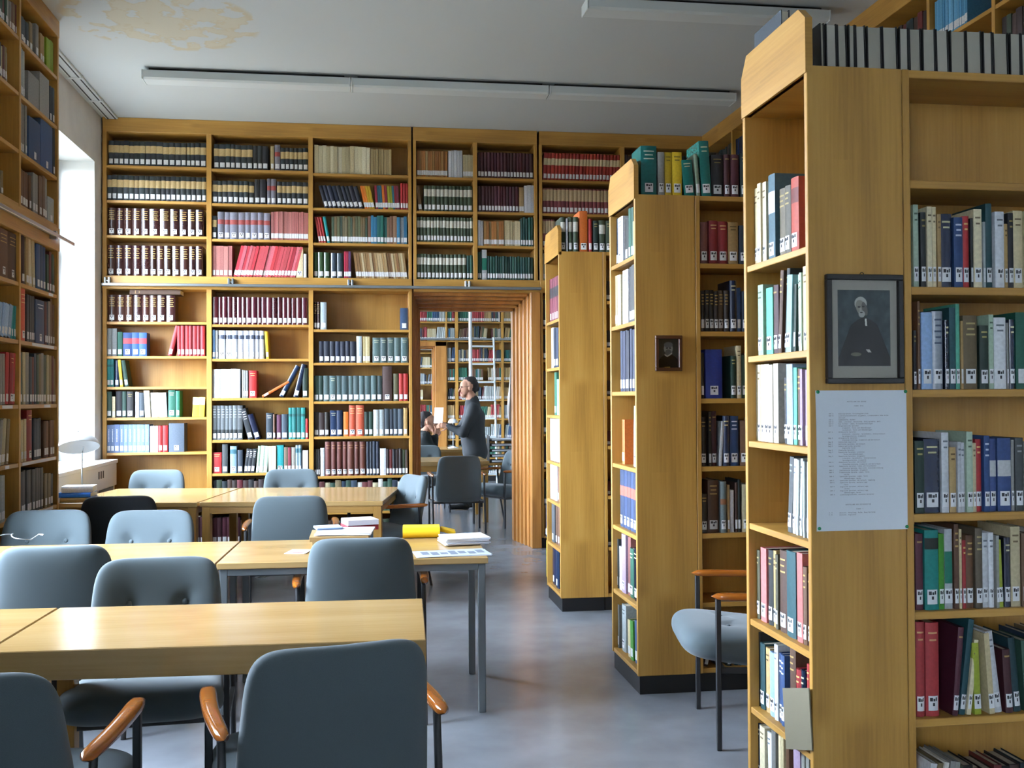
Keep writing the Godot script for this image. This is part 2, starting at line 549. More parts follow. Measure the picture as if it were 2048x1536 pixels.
# ---------------------------------------------------------------- stacks: an end case facing the window wall and a double sided case behind it
const S_END := [[1.955, 1.633, 1.332, 1.04, 0.70, 0.388], [2.211, 1.877, 1.52, 1.129, 0.79, 0.439], [2.047, 1.705, 1.363, 1.025, 0.741, 0.425]]
const S_BAY := [[2.165, 1.831, 1.509, 1.12, 0.816, 0.482], [2.168, 1.822, 1.481, 1.136, 0.797, 0.448], [2.168, 1.84, 1.50, 1.15, 0.80, 0.44]]
func make_stacks() -> void:
	var ends := ["oak end case of the stack bearing the large black framed portrait and typed list", "oak end case of the stack bearing the small brown framed portrait", "plain oak end case of the stack closest to the doorway"]
	var bays := ["oak double-sided bookcase beside the typed list, pale folios on its top", "oak double-sided bookcase behind the armchair, teal and yellow volumes on top", "oak double-sided bookcase closest to the doorway, an orange volume on top"]
	for k in 3:
		var d: float = SD[k]
		var pl := 0.093
		var o := thing("end_case", ends[k], "bookcase")
		bpart(o, "side_panel", P(SX, pl, d), P(SX + SW - 0.002, STOP, d + 0.022), M.oak, 0.002)
		bpart(o, "side_panel", P(SX, pl, d + ST - 0.022), P(SX + SW - 0.002, STOP, d + ST), M.oak, 0.002)
		bpart(o, "back_panel", P(SX + SW - 0.02, pl, d + 0.022), P(SX + SW - 0.002, STOP - 0.03, d + ST - 0.022), M.oak, 0.0)
		bpart(o, "top", P(SX + 0.003, STOP - 0.022, d + 0.022), P(SX + SW - 0.002, STOP - 0.001, d + ST - 0.022), M.oak_flat, 0.002)
		for y in S_END[k] + [pl + 0.022]:
			bpart(o, "shelf", P(SX + 0.004, y - 0.022, d + 0.022), P(SX + SW - 0.02, y, d + ST - 0.022), M.oak_flat, 0.002)
		bpart(o, "plinth", P(SX + 0.010, 0.0, d + 0.008), P(SX + SW - 0.002, pl, d + ST - 0.008), M.plinth, 0.002)
		# end board with clipped corners
		var b := MB.new()
		var y0 := STOP - 0.022
		b.xf = Transform3D(Basis(Vector3.UP, PI / 2), Vector3(0, 0, 0))     # local x -> -z, local z -> +x
		b.prism([Vector2(d, y0), Vector2(d + ST, y0), Vector2(d + ST, 2.632), Vector2(d + ST - 0.05, 2.702), Vector2(d + 0.05, 2.702), Vector2(d, 2.66)], SX - 0.004, SX + 0.020)
		part(o, "end_board", b, M.oak_flat)
		# slotted shelf standards
		for q in [d + 0.16, d + ST - 0.16]:
			var sb := MB.new()
			sb.box(P(SX + SW - 0.0235, pl + 0.03, q - 0.009), P(SX + SW - 0.0195, STOP - 0.03, q + 0.009), 0.0)
			var st := part(o, "shelf_standard", sb, M.standard)
			var hb := MB.new()
			var yy := pl + 0.05
			while yy < STOP - 0.06:
				hb.box(P(SX + SW - 0.0238, yy, q - 0.004), P(SX + SW - 0.0232, yy + 0.014, q + 0.004), 0.0)
				yy += 0.03
			var ho := part(st, "slots", hb, M.dark)
			ho.set_meta("kind", "stuff")
		var x0 := SX + SW + 0.024
		var sh: Array = S_BAY[k] + [pl + 0.025, STOP]
		var c := z_case("stack_bookcase", bays[k], d, ST, 0.0, STOP, [[x0, x0 + 0.83, 0.024, 0.024], [x0 + 0.854, x0 + 1.70, 0.024, 0.024]], [sh, sh], pl, 0.0, false, true)
		for q in [[x0, x0 + 0.83], [x0 + 0.854, x0 + 1.70]]:
			bpart(c, "back_panel", P(q[0], pl, d + ST / 2 - 0.006), P(q[1], STOP - 0.025, d + ST / 2 + 0.006), M.oak, 0.0)

# ---------------------------------------------------------------- bookcases along the side walls
const L_SH := [3.753, 3.406, 3.049, 2.713, 2.225, 1.866, 1.465, 1.104, 0.767, 0.43, 0.12]
const R_SH := [3.633, 3.29, 2.95, 2.62, 2.2, 1.85, 1.5, 1.13, 0.78, 0.42, 0.12]
const L_BAYS := [[6.72, 7.49], [5.90, 6.69]]
const R_BAYS := [[5.16, 5.78], [5.81, 6.62], [6.65, 7.46], [7.49, 8.30], [8.33, 9.14], [9.17, 9.98], [4.33, 5.13], [3.5, 4.3]]
func make_side_bookcases() -> void:
	var o := thing("window_pier_bookcase", "tall oak bookcase on the pier beside the window", "bookcase")
	for q in [7.505, 6.705, 5.885]:
		bpart(o, "upright", P(XL + 0.002, 0.1, q - 0.015), P(LX, CEIL - 0.001, q + 0.015), M.oak, 0.002)
	for bq in L_BAYS:
		for y in L_SH:
			bpart(o, "shelf", P(XL + 0.014, y - 0.025, bq[0]), P(LX - 0.004, y, bq[1]), M.oak_flat, 0.002)
		bpart(o, "back_panel", P(XL + 0.002, 0.1, bq[0]), P(XL + 0.014, CEIL - 0.001, bq[1]), M.oak, 0.0)
	bpart(o, "cornice", P(XL + 0.002, CEIL - 0.12, 5.87), P(LX + 0.004, CEIL - 0.001, 7.52), M.oak_flat, 0.003)
	bpart(o, "rail_band", P(XL + 0.02, 2.53, 5.87), P(LX + 0.006, 2.69, 7.52), M.oak_flat, 0.002)
	for q in [[5, 6.95, 7.42], [6, 6.40, 6.58], [6, 7.20, 7.34], [7, 6.45, 6.52], [7, 6.76, 7.46], [8, 6.8, 7.4], [4, 7.3, 7.4]]:
		bpart(o, "shelf_label", P(LX - 0.0042, L_SH[q[0]] - 0.022, q[1]), P(LX - 0.003, L_SH[q[0]] - 0.003, q[2]), M.paper, 0.0)
	bpart(o, "plinth", P(XL + 0.002, 0.0, 5.88), P(LX - 0.012, 0.1, 7.51), M.plinth, 0.002)
	var r := thing("ladder_rail", "flat metal ladder rail on the bookcase of the window pier", "rail")
	bpart(r, "bar", P(LX + 0.03, 2.60, 5.86), P(LX + 0.055, 2.625, 7.72), M.chrome, 0.003)
	for q in [6.1, 7.3]:
		bpart(r, "bracket", P(LX + 0.006, 2.585, q - 0.02), P(LX + 0.05, 2.64, q + 0.02), M.chrome, 0.003)
	o = thing("side_wall_bookcase", "tall oak bookcase along the side wall behind the stacks", "bookcase")
	for q in [3.485, 4.315, 5.145, 5.795, 6.635, 7.475, 8.315, 9.155]:
		bpart(o, "upright", P(RX, 0.1, q - 0.015), P(XR - 0.002, CEIL - 0.001, q + 0.015), M.oak, 0.002)
	for bq in R_BAYS:
		for y in R_SH:
			bpart(o, "shelf", P(RX + 0.004, y - 0.025, bq[0]), P(XR - 0.014, y, bq[1]), M.oak_flat, 0.002)
		bpart(o, "back_panel", P(XR - 0.014, 0.1, bq[0]), P(XR - 0.002, CEIL - 0.001, bq[1]), M.oak, 0.0)
	bpart(o, "cornice", P(RX - 0.004, 3.985, 3.47), P(XR - 0.002, CEIL - 0.001, 9.99), M.oak_flat, 0.003)
	bpart(o, "plinth", P(RX + 0.012, 0.0, 3.48), P(XR - 0.002, 0.1, 9.99), M.plinth, 0.002)

# ---------------------------------------------------------------- the room beyond the doorway
const D2 := 18.2
var far_bays := []
func make_back_room() -> void:
	var xd0 := on_d(800, 800, D2).x
	var xd1 := on_d(871, 800, D2).x
	var xc := on_d(893, 800, D2).x
	var bw := MB.new()
	bw.box(P(XL, 0, D2 + 0.32), P(xd0, CEIL, D2 + 0.62))
	bw.box(P(xd1, 0, D2 + 0.32), P(XR, CEIL, D2 + 0.62))
	bw.box(P(xd0, 2.38, D2 + 0.32), P(xd1, CEIL, D2 + 0.62))
	part(self, "wall_beyond", bw, M.wall).set_meta("kind", "structure")
	var d := Node3D.new()
	d.name = "door_2"
	d.set_meta("kind", "structure")
	add_child(d)
	for j in 3:
		bpart(d, "casing_step", P(xd1 - 0.02 * j, 0, D2 - 0.02 + j * 0.12), P(xc, 2.50 - 0.03 * j, D2 + 0.12 + j * 0.12), M.door_wood, 0.004)
		bpart(d, "lintel_step", P(xd0, 2.38 + 0.02 * (2 - j), D2 - 0.02 + j * 0.12), P(xc, 2.50, D2 + 0.12 + j * 0.12), M.door_wood, 0.004)
	var up := [3.55, 3.2, 2.86, 2.52]
	var lo := [2.14, 1.80, 1.46, 1.12, 0.76, 0.42, 0.12]
	var a := [on_d(895, 800, D2).x, on_d(911, 800, D2).x]
	var b := [on_d(917, 800, D2).x, on_d(1003, 800, D2).x]
	var c := [on_d(1008, 800, D2).x, on_d(1100, 800, D2).x]
	var u := [on_d(780, 800, D2).x, a[1]]
	var o := z_case("far_bookcase", "oak wall bookcase in the next room seen through the doorway", D2, 0.315, 0.0, CEIL - 0.001, [[a[0], a[1], 0.03, 0.03], [b[0], b[1], 0.03, 0.03], [c[0], c[1], 0.03, 0.03]], [lo + [2.52], lo + up, lo + up], 0.1, 0.15)
	for y in up:
		bpart(o, "shelf", P(u[0], y - 0.03, D2 + 0.004), P(a[0] if y < 2.6 else u[1], y, D2 + 0.30), M.oak_flat, 0.002)
	bpart(o, "back_panel", P(u[0], 2.5, D2 + 0.30), P(a[0], CEIL - 0.01, D2 + 0.315), M.oak, 0.0)
	var r := thing("ladder_rail", "thin metal ladder rail on the bookcase in the next room", "rail")
	bpart(r, "bar", P(u[0], 2.53, D2 - 0.06), P(c[1], 2.56, D2 - 0.02), M.chrome, 0.003)
	far_bays = [[a, lo], [b, lo + up], [c, lo + up], [u, up]]
	# bookcase in the third room
	var e := [on_d(800, 800, 22.5).x, on_d(905, 800, 22.5).x]
	var lo3 := [2.5, 2.16, 1.80, 1.46, 1.12, 0.76, 0.42, 0.12]
	z_case("distant_bookcase", "oak bookcase in the third room seen through both doorways", 22.5, 0.315, 0.0, 3.2, [[e[0], e[1], 0.03, 0.03]], [lo3], 0.1, 0.1)
	far_bays.append([e, lo3, 22.5])
	# ladder leaning on its rail
	var l := thing("library_ladder", "white metal ladder leaning against the bookcase in the next room", "ladder")
	var lb := MB.new()
	var f0 := P(on_d(942, 745, D2 - 0.5).x, 0.0, D2 - 0.75); var t0 := P(on_d(940, 625, D2 - 0.1).x, 2.95, D2 - 0.08)
	var wd := on_d(988, 800, D2 - 0.3).x - on_d(941, 800, D2 - 0.3).x
	for s in 2:
		var sb := MB.new()
		var off := Vector3(wd * s, 0, 0)
		var tt := t0 if s == 0 else f0.lerp(t0, 0.87)
		sb.tube([f0 + off, tt + off], 0.022 if s == 0 else 0.018, 8)
		part(l, "side_rail", sb, M.lamp_white)
	for j in 8:
		var q := f0.lerp(t0, 0.06 + j * 0.108)
		bpart(l, "rung", q + Vector3(0, -0.015, -0.05), q + Vector3(wd, 0.015, 0.05), M.lamp_white, 0.004)
	var pp := on_d(941, 700, 16.2)
	var pl := thing("white_pole", "thin white pole standing upright beyond the doorway", "pole")
	var pb := MB.new()
	pb.tube([Vector3(pp.x, 0, pp.z), Vector3(pp.x, CEIL - 0.001, pp.z)], 0.028, 10)
	part(pl, "shaft", pb, M.white)
	var fb := MB.new()
	fb.xf.origin = Vector3(pp.x, 0, pp.z)
	fb.lathe([[0.0, 0.0], [0.09, 0.0], [0.09, 0.012], [0.03, 0.02], [0.028, 0.05]], 16)
	part(pl, "base_plate", fb, M.white)
	# hanging white coat behind the casing
	var ct := thing("hanging_coat", "white coat hanging on a hook beside the doorway of the next room", "coat")
	var cb := MB.new()
	var top := on_d(1026, 695, 10.95)
	var rows := []
	for k in 15:
		var t := k / 14.0
		var row := []
		for j in 13:
			var s := j / 12.0 - 0.5
			var wv := 0.03 + 0.10 * pow(t, 0.6) + 0.015 * sin(t * 9.0)
			row.append(top + Vector3(wv * s * 0.9 + 0.012 * sin(t * 7.0 + j), -t * 0.85, -0.05 * sin(j * 1.7 + t * 4.0) * (0.3 + t)))
		rows.append(row)
	cb.grid(rows)
	var thick := []
	for k in rows.size():
		var row := []
		for p in rows[k]: row.append(p + Vector3(0.006, 0, -0.012))
		row.reverse()
		thick.append(row)
	cb.grid(thick)
	part(ct, "cloth", cb, M.white)
	bpart(ct, "hook", top + Vector3(-0.006, -0.01, -0.05), top + Vector3(0.006, 0.03, 0.02), M.chrome, 0.002)
	# table, trays
	wood_table("reading_table", "oak table in the next room where the man in dark jacket stands", 0.35, 1.50, 12.15, 13.1, 0.0, 0.05, 0.07, "wood")
	var tr := thing("letter_trays", "stack of black letter trays holding white papers in the next room", "letter tray")
	var tp := on_d(1000, 925, 14.2)
	tp.x += 0.02
	var stand := thing("side_table", "small wooden stand carrying the black letter trays", "table")
	bpart(stand, "table_top", Vector3(tp.x - 0.28, 0.56, tp.z - 0.2), Vector3(tp.x + 0.28, 0.59, tp.z + 0.2), M.oak_flat, 0.003)
	for sx in [-0.25, 0.25]:
		for sz in [-0.17, 0.17]:
			bpart(stand, "leg", Vector3(tp.x + sx - 0.02, 0, tp.z + sz - 0.02), Vector3(tp.x + sx + 0.02, 0.56, tp.z + sz + 0.02), M.oak, 0.002)
	for k in 5:
		var y := 0.592 + k * 0.075
		bpart(tr, "tray", Vector3(tp.x - 0.19, y, tp.z - 0.15), Vector3(tp.x + 0.19, y + 0.008, tp.z + 0.15), M.dark, 0.002)
		bpart(tr, "tray_side", Vector3(tp.x - 0.19, y, tp.z - 0.15), Vector3(tp.x - 0.182, y + 0.075, tp.z + 0.15), M.dark, 0.001)
		bpart(tr, "tray_side", Vector3(tp.x + 0.182, y, tp.z - 0.15), Vector3(tp.x + 0.19, y + 0.075, tp.z + 0.15), M.dark, 0.001)
		bpart(tr, "papers", Vector3(tp.x - 0.15, y + 0.0085, tp.z - 0.13), Vector3(tp.x + 0.15, y + 0.03, tp.z + 0.145), M.paper, 0.001)

# ---------------------------------------------------------------- tables
func wood_table(called: String, label: String, x0: float, x1: float, d0: float, d1: float, turn: float, top: float, apron: float, kind: String, H := 0.736) -> Node3D:
	var w := x1 - x0
	var l := d1 - d0
	var o := thing(called, label, "table", P((x0 + x1) / 2, 0, (d0 + d1) / 2), turn)
	bpart(o, "table_top", Vector3(-w / 2, H - top, -l / 2), Vector3(w / 2, H, l / 2), M.table_top, 0.003)
	var m: Material = M.oak_flat if kind == "wood" else M.grey_metal
	var lw := 0.06 if kind == "wood" else 0.035
	var ins := 0.012
	var e := Vector2(w / 2 - ins, l / 2 - ins)
	if apron > 0.0:
		for s in [-1.0, 1.0]:
			bpart(o, "apron", Vector3(-e.x + lw, H - top - apron, s * (e.y - 0.012) - 0.011), Vector3(e.x - lw, H - top, s * (e.y - 0.012) + 0.011), m, 0.002)
			bpart(o, "apron", Vector3(s * (e.x - 0.012) - 0.011, H - top - apron, -e.y + lw), Vector3(s * (e.x - 0.012) + 0.011, H - top, e.y - lw), m, 0.002)
	var lm: Material = M.oak if kind == "wood" else M.grey_metal
	for sx in [-1.0, 1.0]:
		for sz in [-1.0, 1.0]:
			var c := Vector3(sx * (e.x - lw / 2), 0, sz * (e.y - lw / 2))
			bpart(o, "leg", c + Vector3(-lw / 2, 0, -lw / 2), c + Vector3(lw / 2, H - top, lw / 2), lm, 0.003)
	return o

func make_tables() -> void:
	var t1 := deg_to_rad(-2.4)
	wood_table("reading_table", "bare oak table with deep apron in front of the grey armchair facing us", -1.080, 0.203, 3.155, 3.80, t1, 0.088, 0.0, "wood", 0.755)
	wood_table("reading_table", "bare oak table butted against the window end of the deep-apron table", -2.31, -1.085, 3.207, 3.855, t1, 0.088, 0.0, "wood", 0.755)
	var t2 := deg_to_rad(-2.0)
	wood_table("metal_leg_table", "table with grey metal legs strewn with papers and a yellow folder", -0.655, 0.60, 4.835, 5.575, t2, 0.03, 0.032, "metal")
	wood_table("metal_leg_table", "table with grey metal legs carrying only a white cable", -1.915, -0.66, 4.88, 5.62, t2, 0.03, 0.032, "metal")
	var t3 := deg_to_rad(-8.0)
	wood_table("reading_table", "long oak table standing before the bookcase bay next to the doorway", -1.11, 0.235, 7.67, 8.87, t3, 0.035, 0.05, "wood")
	wood_table("reading_table", "long oak table with desk lamp and pile of books by the window", -2.15, -1.115, 7.835, 9.035, t3, 0.035, 0.05, "wood")

# ---------------------------------------------------------------- armchairs
func cushion(w: float, h: float, t: float, e: float, rings: int, segs: int, shape: Callable) -> MB:
	# a padded slab: superellipse outline in x,y, padded along z; shape(p, r, front) bends it
	var b := MB.new()
	var rows := []
	for side in 2:
		for k in rings + 1:
			if side == 1 and k == 0: continue
			var q := float(k) / rings
			var r := 1.0 - pow(1.0 - q, 2.2) if side == 0 else pow(1.0 - q, 0.0001) * (1.0 - pow(q, 2.2))
			r = maxf(r, 0.0008)
			var z := t / 2 * pow(maxf(0.0, 1.0 - pow(r, 7.0)), 0.42)
			var row := []
			for s in segs:
				var a := -TAU * s / segs
				var cx := signf(cos(a)) * pow(absf(cos(a)), 2.0 / e) * w / 2
				var cy := signf(sin(a)) * pow(absf(sin(a)), 2.0 / e) * h / 2
				var p := Vector3(cx * r, cy * r, z if side == 0 else -z)
				row.append(shape.call(p, r, side == 0))
			rows.append(row)
	b.grid(rows, true)
	return b

var chair0: Node3D
func make_chair(label: String, m: Material) -> Node3D:
	var o := thing("armchair", label, "armchair")
	o.set_meta("group", "grey upholstered armchairs")
	# backrest: front is +z; padded, dished around the sitter, two tufted buttons
	var lean := deg_to_rad(13.0)
	var bt := Transform3D(Basis(Vector3.RIGHT, -lean), Vector3(0, 0.60, -0.235))
	var back := func(p: Vector3, r: float, front: bool) -> Vector3:
		var taper := 1.0 - 0.07 * (p.y / 0.26)
		var q := Vector3(p.x * taper, p.y, p.z)
		q.z += 0.55 * q.x * q.x
		if front:
			for bx in [-0.105, 0.105]:
				var dd := Vector2(q.x - bx, p.y - 0.085).length()
				q.z -= 0.022 * exp(-pow(dd / 0.035, 2.0)) + 0.006 * exp(-pow(dd / 0.08, 2.0))
			q.z += 0.008 * cos(p.y * 9.0) * (1.0 - r)
		return bt * q
	part(o, "backrest", cushion(0.50, 0.53, 0.085, 6.0, 16, 56, back), m)
	for bx in [-0.105, 0.105]:
		var bb := MB.new()
		bb.xf = bt * Transform3D(Basis(Vector3.RIGHT, PI / 2), Vector3(bx, 0.085, 0.0255))
		bb.lathe([[0.0125, -0.004], [0.0125, 0.003], [0.0105, 0.007], [0.006, 0.0095], [0.0, 0.0105]], 12)
		part(o, "button", bb, m)
	# seat: lying, front edge +z rolls over
	var seat := func(p: Vector3, r: float, front: bool) -> Vector3:
		var x := p.x
		var z := -p.y          # outline y -> depth
		var y := p.z
		if front:
			y += 0.012 * (1.0 - r * r)
			for bx in [-0.10, 0.10]:
				var dd := Vector2(x - bx, z - 0.06).length()
				y -= 0.016 * exp(-pow(dd / 0.03, 2.0))
			if z > 0.20: y -= 0.9 * pow(z - 0.20, 2.0)
		else:
			y -= 0.012 * smoothstep(0.30, -0.1, absf(z)) 
			if z < 0.0: y += 0.10 * absf(z) * 0.4
		return Vector3(x * (1.0 + 0.05 * z / 0.25), 0.41 + y + 0.10 * z, z + 0.06)
	part(o, "seat", cushion(0.55, 0.56, 0.135, 5.0, 14, 52, seat), m)
	for bx in [-0.10, 0.10]:
		var bb := MB.new()
		bb.xf = Transform3D(Basis(), Vector3(bx, 0.4835, 0.12))
		bb.lathe([[0.009, -0.002], [0.009, 0.001], [0.005, 0.004], [0.0, 0.005]], 12)
		part(o, "button", bb, m)
	# black tube frame
	for s in [-1.0, 1.0]:
		bpart(o, "leg", Vector3(s * 0.288 - 0.011, 0, 0.185), Vector3(s * 0.288 + 0.011, 0.635, 0.207), M.black_metal, 0.003)
		var rb := MB.new()
		rb.tube([Vector3(s * 0.288, 0, -0.275), Vector3(s * 0.288, 0.36, -0.20), Vector3(s * 0.288, 0.632, -0.170)], 0.0115, 8)
		part(o, "leg", rb, M.black_metal)
		bpart(o, "side_rail", Vector3(s * 0.288 - 0.009, 0.325, -0.21), Vector3(s * 0.288 + 0.009, 0.350, 0.19), M.black_metal, 0.002)
		# arm: a rounded lacquered bar
		var rows := []
		for k in 19:
			var t := k / 18.0
			var z := -0.25 + 0.475 * t
			var e := pow(maxf(0.0, 1.0 - pow(absf(t * 2.0 - 1.0), 9.0)), 0.5)
			var ww := (0.020 + 0.006 * t) * maxf(e, 0.02)
			var hh := 0.0165 * maxf(e, 0.02)
			var row := []
			for j in 14:
				var a := TAU * j / 14
				var cx := signf(cos(a)) * pow(absf(cos(a)), 0.75)
				var cy := signf(sin(a)) * pow(absf(sin(a)), 0.75)
				row.append(Vector3(s * (0.288 + 0.010 * sin(t * PI)) - cx * ww, 0.642 + 0.006 * t + cy * hh, z))
			rows.append(row)
		var ab := MB.new()
		ab.grid(rows, true)
		part(o, "armrest", ab, M.arm)
	for z in [-0.17, 0.175]:
		bpart(o, "stretcher", Vector3(-0.279, 0.328, z - 0.009), Vector3(0.279, 0.346, z + 0.009), M.black_metal, 0.002)
	return o

func make_chairs() -> void:
	var away := PI
	# [x, depth of the back's top edge, turn, label]; the back leans 0.3 m behind the chair's middle
	var list := [
		[-0.055, 2.66, away + deg_to_rad(13), "grey armchair with its back to us at the bare deep-apron table, its aisle end"],
		[-0.945, 2.52, away + deg_to_rad(-4), "grey armchair with its back to us at the deep-apron table, towards the window"],
		[-0.809, 4.265, deg_to_rad(4), "grey armchair facing us across the bare deep-apron table, seat showing beneath it"],
		[-1.33, 4.671, away + deg_to_rad(4), "grey armchair with its back to us at the table with only a cable"],
		[-0.009, 4.679, away, "grey armchair with its back to us at the table strewn with papers"],
		[-1.19, 6.096, deg_to_rad(-3), "grey armchair facing us across the metal-legged table, between two other armchairs"],
		[-1.785, 6.215, 0.0, "grey armchair facing us across the cable table, closest to the window pier bookcase"],
		[-1.59, 7.024, away + deg_to_rad(6), "black armchair with its back to us at the long table with the desk lamp"],
		[-0.469, 6.79, away + deg_to_rad(2), "grey armchair with its back to us at the long table next to the doorway"],
		[-1.83, 9.60, 0.0, "grey armchair against the bookcase behind the lamp table, two buttons on its back"],
		[-0.635, 9.42, 0.0, "grey armchair against the bookcase behind the long table by the doorway"],
		[0.44, 8.44, deg_to_rad(-68), "grey armchair turned sideways at the end of the long table beside the doorway"],
		[1.05, 11.15, away + deg_to_rad(2), "dark armchair with its back to us just inside the next room"],
		[1.86, 12.07, deg_to_rad(-58), "armchair turned towards the table inside the next room, beside the letter trays"],
		[0.80, 13.75, deg_to_rad(4), "grey armchair facing us across the table in the next room"],
	]
	chair0 = make_chair(list[0][3], M.fabric)
	for k in list.size():
		var c: Array = list[k]
		var back := Vector3(0, 0, -0.285).rotated(Vector3.UP, c[2])
		var at := P(c[0], 0, c[1]) - back
		if k == 0:
			chair0.position = at
			chair0.rotation.y = c[2]
		elif k == 7:
			var o := make_chair(c[3], M.fabric_dark)
			o.position = at
			o.rotation.y = c[2]
		else:
			dup(chair0, at, c[2], c[3])
	# the chair between two stacks, facing the aisle
	dup(chair0, P(1.725, 0, 4.40), deg_to_rad(-100), "grey armchair standing between two stacks, facing the aisle")

# ---------------------------------------------------------------- lamps, rails, frames
func make_fittings() -> void:
	# fluorescent ceiling lamps, switched off
	var x0 := -1.737; var x1 := 3.222
	for k in 3:
		var a := lerpf(x0, x1, k / 3.0)
		var e := lerpf(x0, x1, (k + 1) / 3.0)
		ceiling_lamp(a + 0.004, e - 0.004, 8.52, ["long unlit fluorescent ceiling lamp at the window end of the row of three", "long unlit fluorescent ceiling lamp in the middle of the row of three", "long unlit fluorescent ceiling lamp at the side-wall end of the row of three"][k], "row of three ceiling lamps")
	ceiling_lamp(1.47, 3.17, 6.62, "single long unlit fluorescent ceiling lamp above the stacks", "")
	# curtain track
	var c := thing("curtain_track", "white curtain track with two dark grooves on the ceiling above the window", "curtain track")
	bpart(c, "track", P(-2.372, CEIL - 0.022, 7.56), P(-2.262, CEIL - 0.001, 9.99), M.lamp_white, 0.003)
	for x in [-2.35, -2.284]:
		bpart(c, "groove", P(x - 0.006, CEIL - 0.0235, 7.56), P(x + 0.006, CEIL - 0.0215, 9.99), M.dark, 0.0)
	for q in [8.1, 8.75, 9.4]:
		bpart(c, "bracket", P(-2.378, CEIL - 0.027, q - 0.02), P(-2.256, CEIL - 0.0015, q + 0.02), M.lamp_white, 0.002)
	big_portrait()
	small_portrait()
	typed_list()
	# grey card slipped over a shelf
	var cd := thing("cardboard_sheet", "grey-brown cardboard sheet hanging over the shelf edge below the typed list", "cardboard")
	var b := MB.new()
	b.col = hx("6d6552")
	var p := [on_x(1565, 1376, SX - 0.012), on_x(1617, 1376, SX - 0.012), on_x(1624, 1501, SX - 0.012), on_x(1572, 1498, SX - 0.012)]
	var tk := Vector3(0.004, 0, 0)
	b.quad(p[3], p[0], p[1], p[2])
	b.quad(p[2] + tk, p[1] + tk, p[0] + tk, p[3] + tk)
	for k in 4:
		b._q(p[k], p[(k + 1) % 4], p[(k + 1) % 4] + tk, p[k] + tk, (p[0] + p[2]) / 2)
	part(cd, "sheet", b, M.plain)

func ceiling_lamp(a: float, e: float, d: float, label: String, group: String) -> void:
	var o := thing("ceiling_lamp", label, "ceiling lamp", Vector3.ZERO, 0.0, group)
	var b := MB.new()
	b.xf = Transform3D(Basis(Vector3.UP, PI / 2), Vector3.ZERO)
	# cross-section in (depth, height), run along x
	b.prism([Vector2(d - 0.07, CEIL - 0.10), Vector2(d + 0.07, CEIL - 0.10), Vector2(d + 0.085, CEIL - 0.085), Vector2(d + 0.085, CEIL - 0.028), Vector2(d - 0.085, CEIL - 0.028), Vector2(d - 0.085, CEIL - 0.085)], a + 0.012, e - 0.012)
	part(o, "diffuser", b, M.lamp_white)
	bpart(o, "mounting", P(a + 0.05, CEIL - 0.028, d - 0.045), P(e - 0.05, CEIL - 0.001, d + 0.045), M.dark, 0.0)
	for x in [[a, a + 0.012], [e - 0.012, e]]:
		bpart(o, "end_cap", P(x[0], CEIL - 0.102, d - 0.087), P(x[1], CEIL - 0.026, d + 0.087), M.lamp_white, 0.003)

func picture(w: int, h: int, paint: Callable) -> ImageTexture:
	var im := Image.create(w, h, false, Image.FORMAT_RGB8)
	for y in h:
		for x in w:
			im.set_pixel(x, y, paint.call(x / float(w), y / float(h)))
	return ImageTexture.create_from_image(im)
func face_quad(parent: Node, called: String, x0: float, x1: float, y0: float, y1: float, d: float, m: Material) -> void:
	var b := MB.new()
	b.quad(P(x0, y1, d), P(x1, y1, d), P(x1, y0, d), P(x0, y0, d))
	b._q(P(x0, y1, d + 0.001), P(x1, y1, d + 0.001), P(x1, y0, d + 0.001), P(x0, y0, d + 0.001), P(x0, y0, d))
	part(parent, called, b, m)
func frame_parts(o: Node, x0: float, x1: float, y0: float, y1: float, d: float, fw: float, ft: float, m: Material) -> void:
	bpart(o, "frame_rail", P(x0, y1 - fw, d - ft), P(x1, y1, d - 0.0005), m, 0.002)
	bpart(o, "frame_rail", P(x0, y0, d - ft), P(x1, y0 + fw, d - 0.0005), m, 0.002)
	bpart(o, "frame_stile", P(x0, y0 + fw, d - ft), P(x0 + fw, y1 - fw, d - 0.0005), m, 0.002)
	bpart(o, "frame_stile", P(x1 - fw, y0 + fw, d - ft), P(x1, y1 - fw, d - 0.0005), m, 0.002)
func ell(x: float, y: float, cx: float, cy: float, rx: float, ry: float) -> float:
	return Vector2((x - cx) / rx, (y - cy) / ry).length()

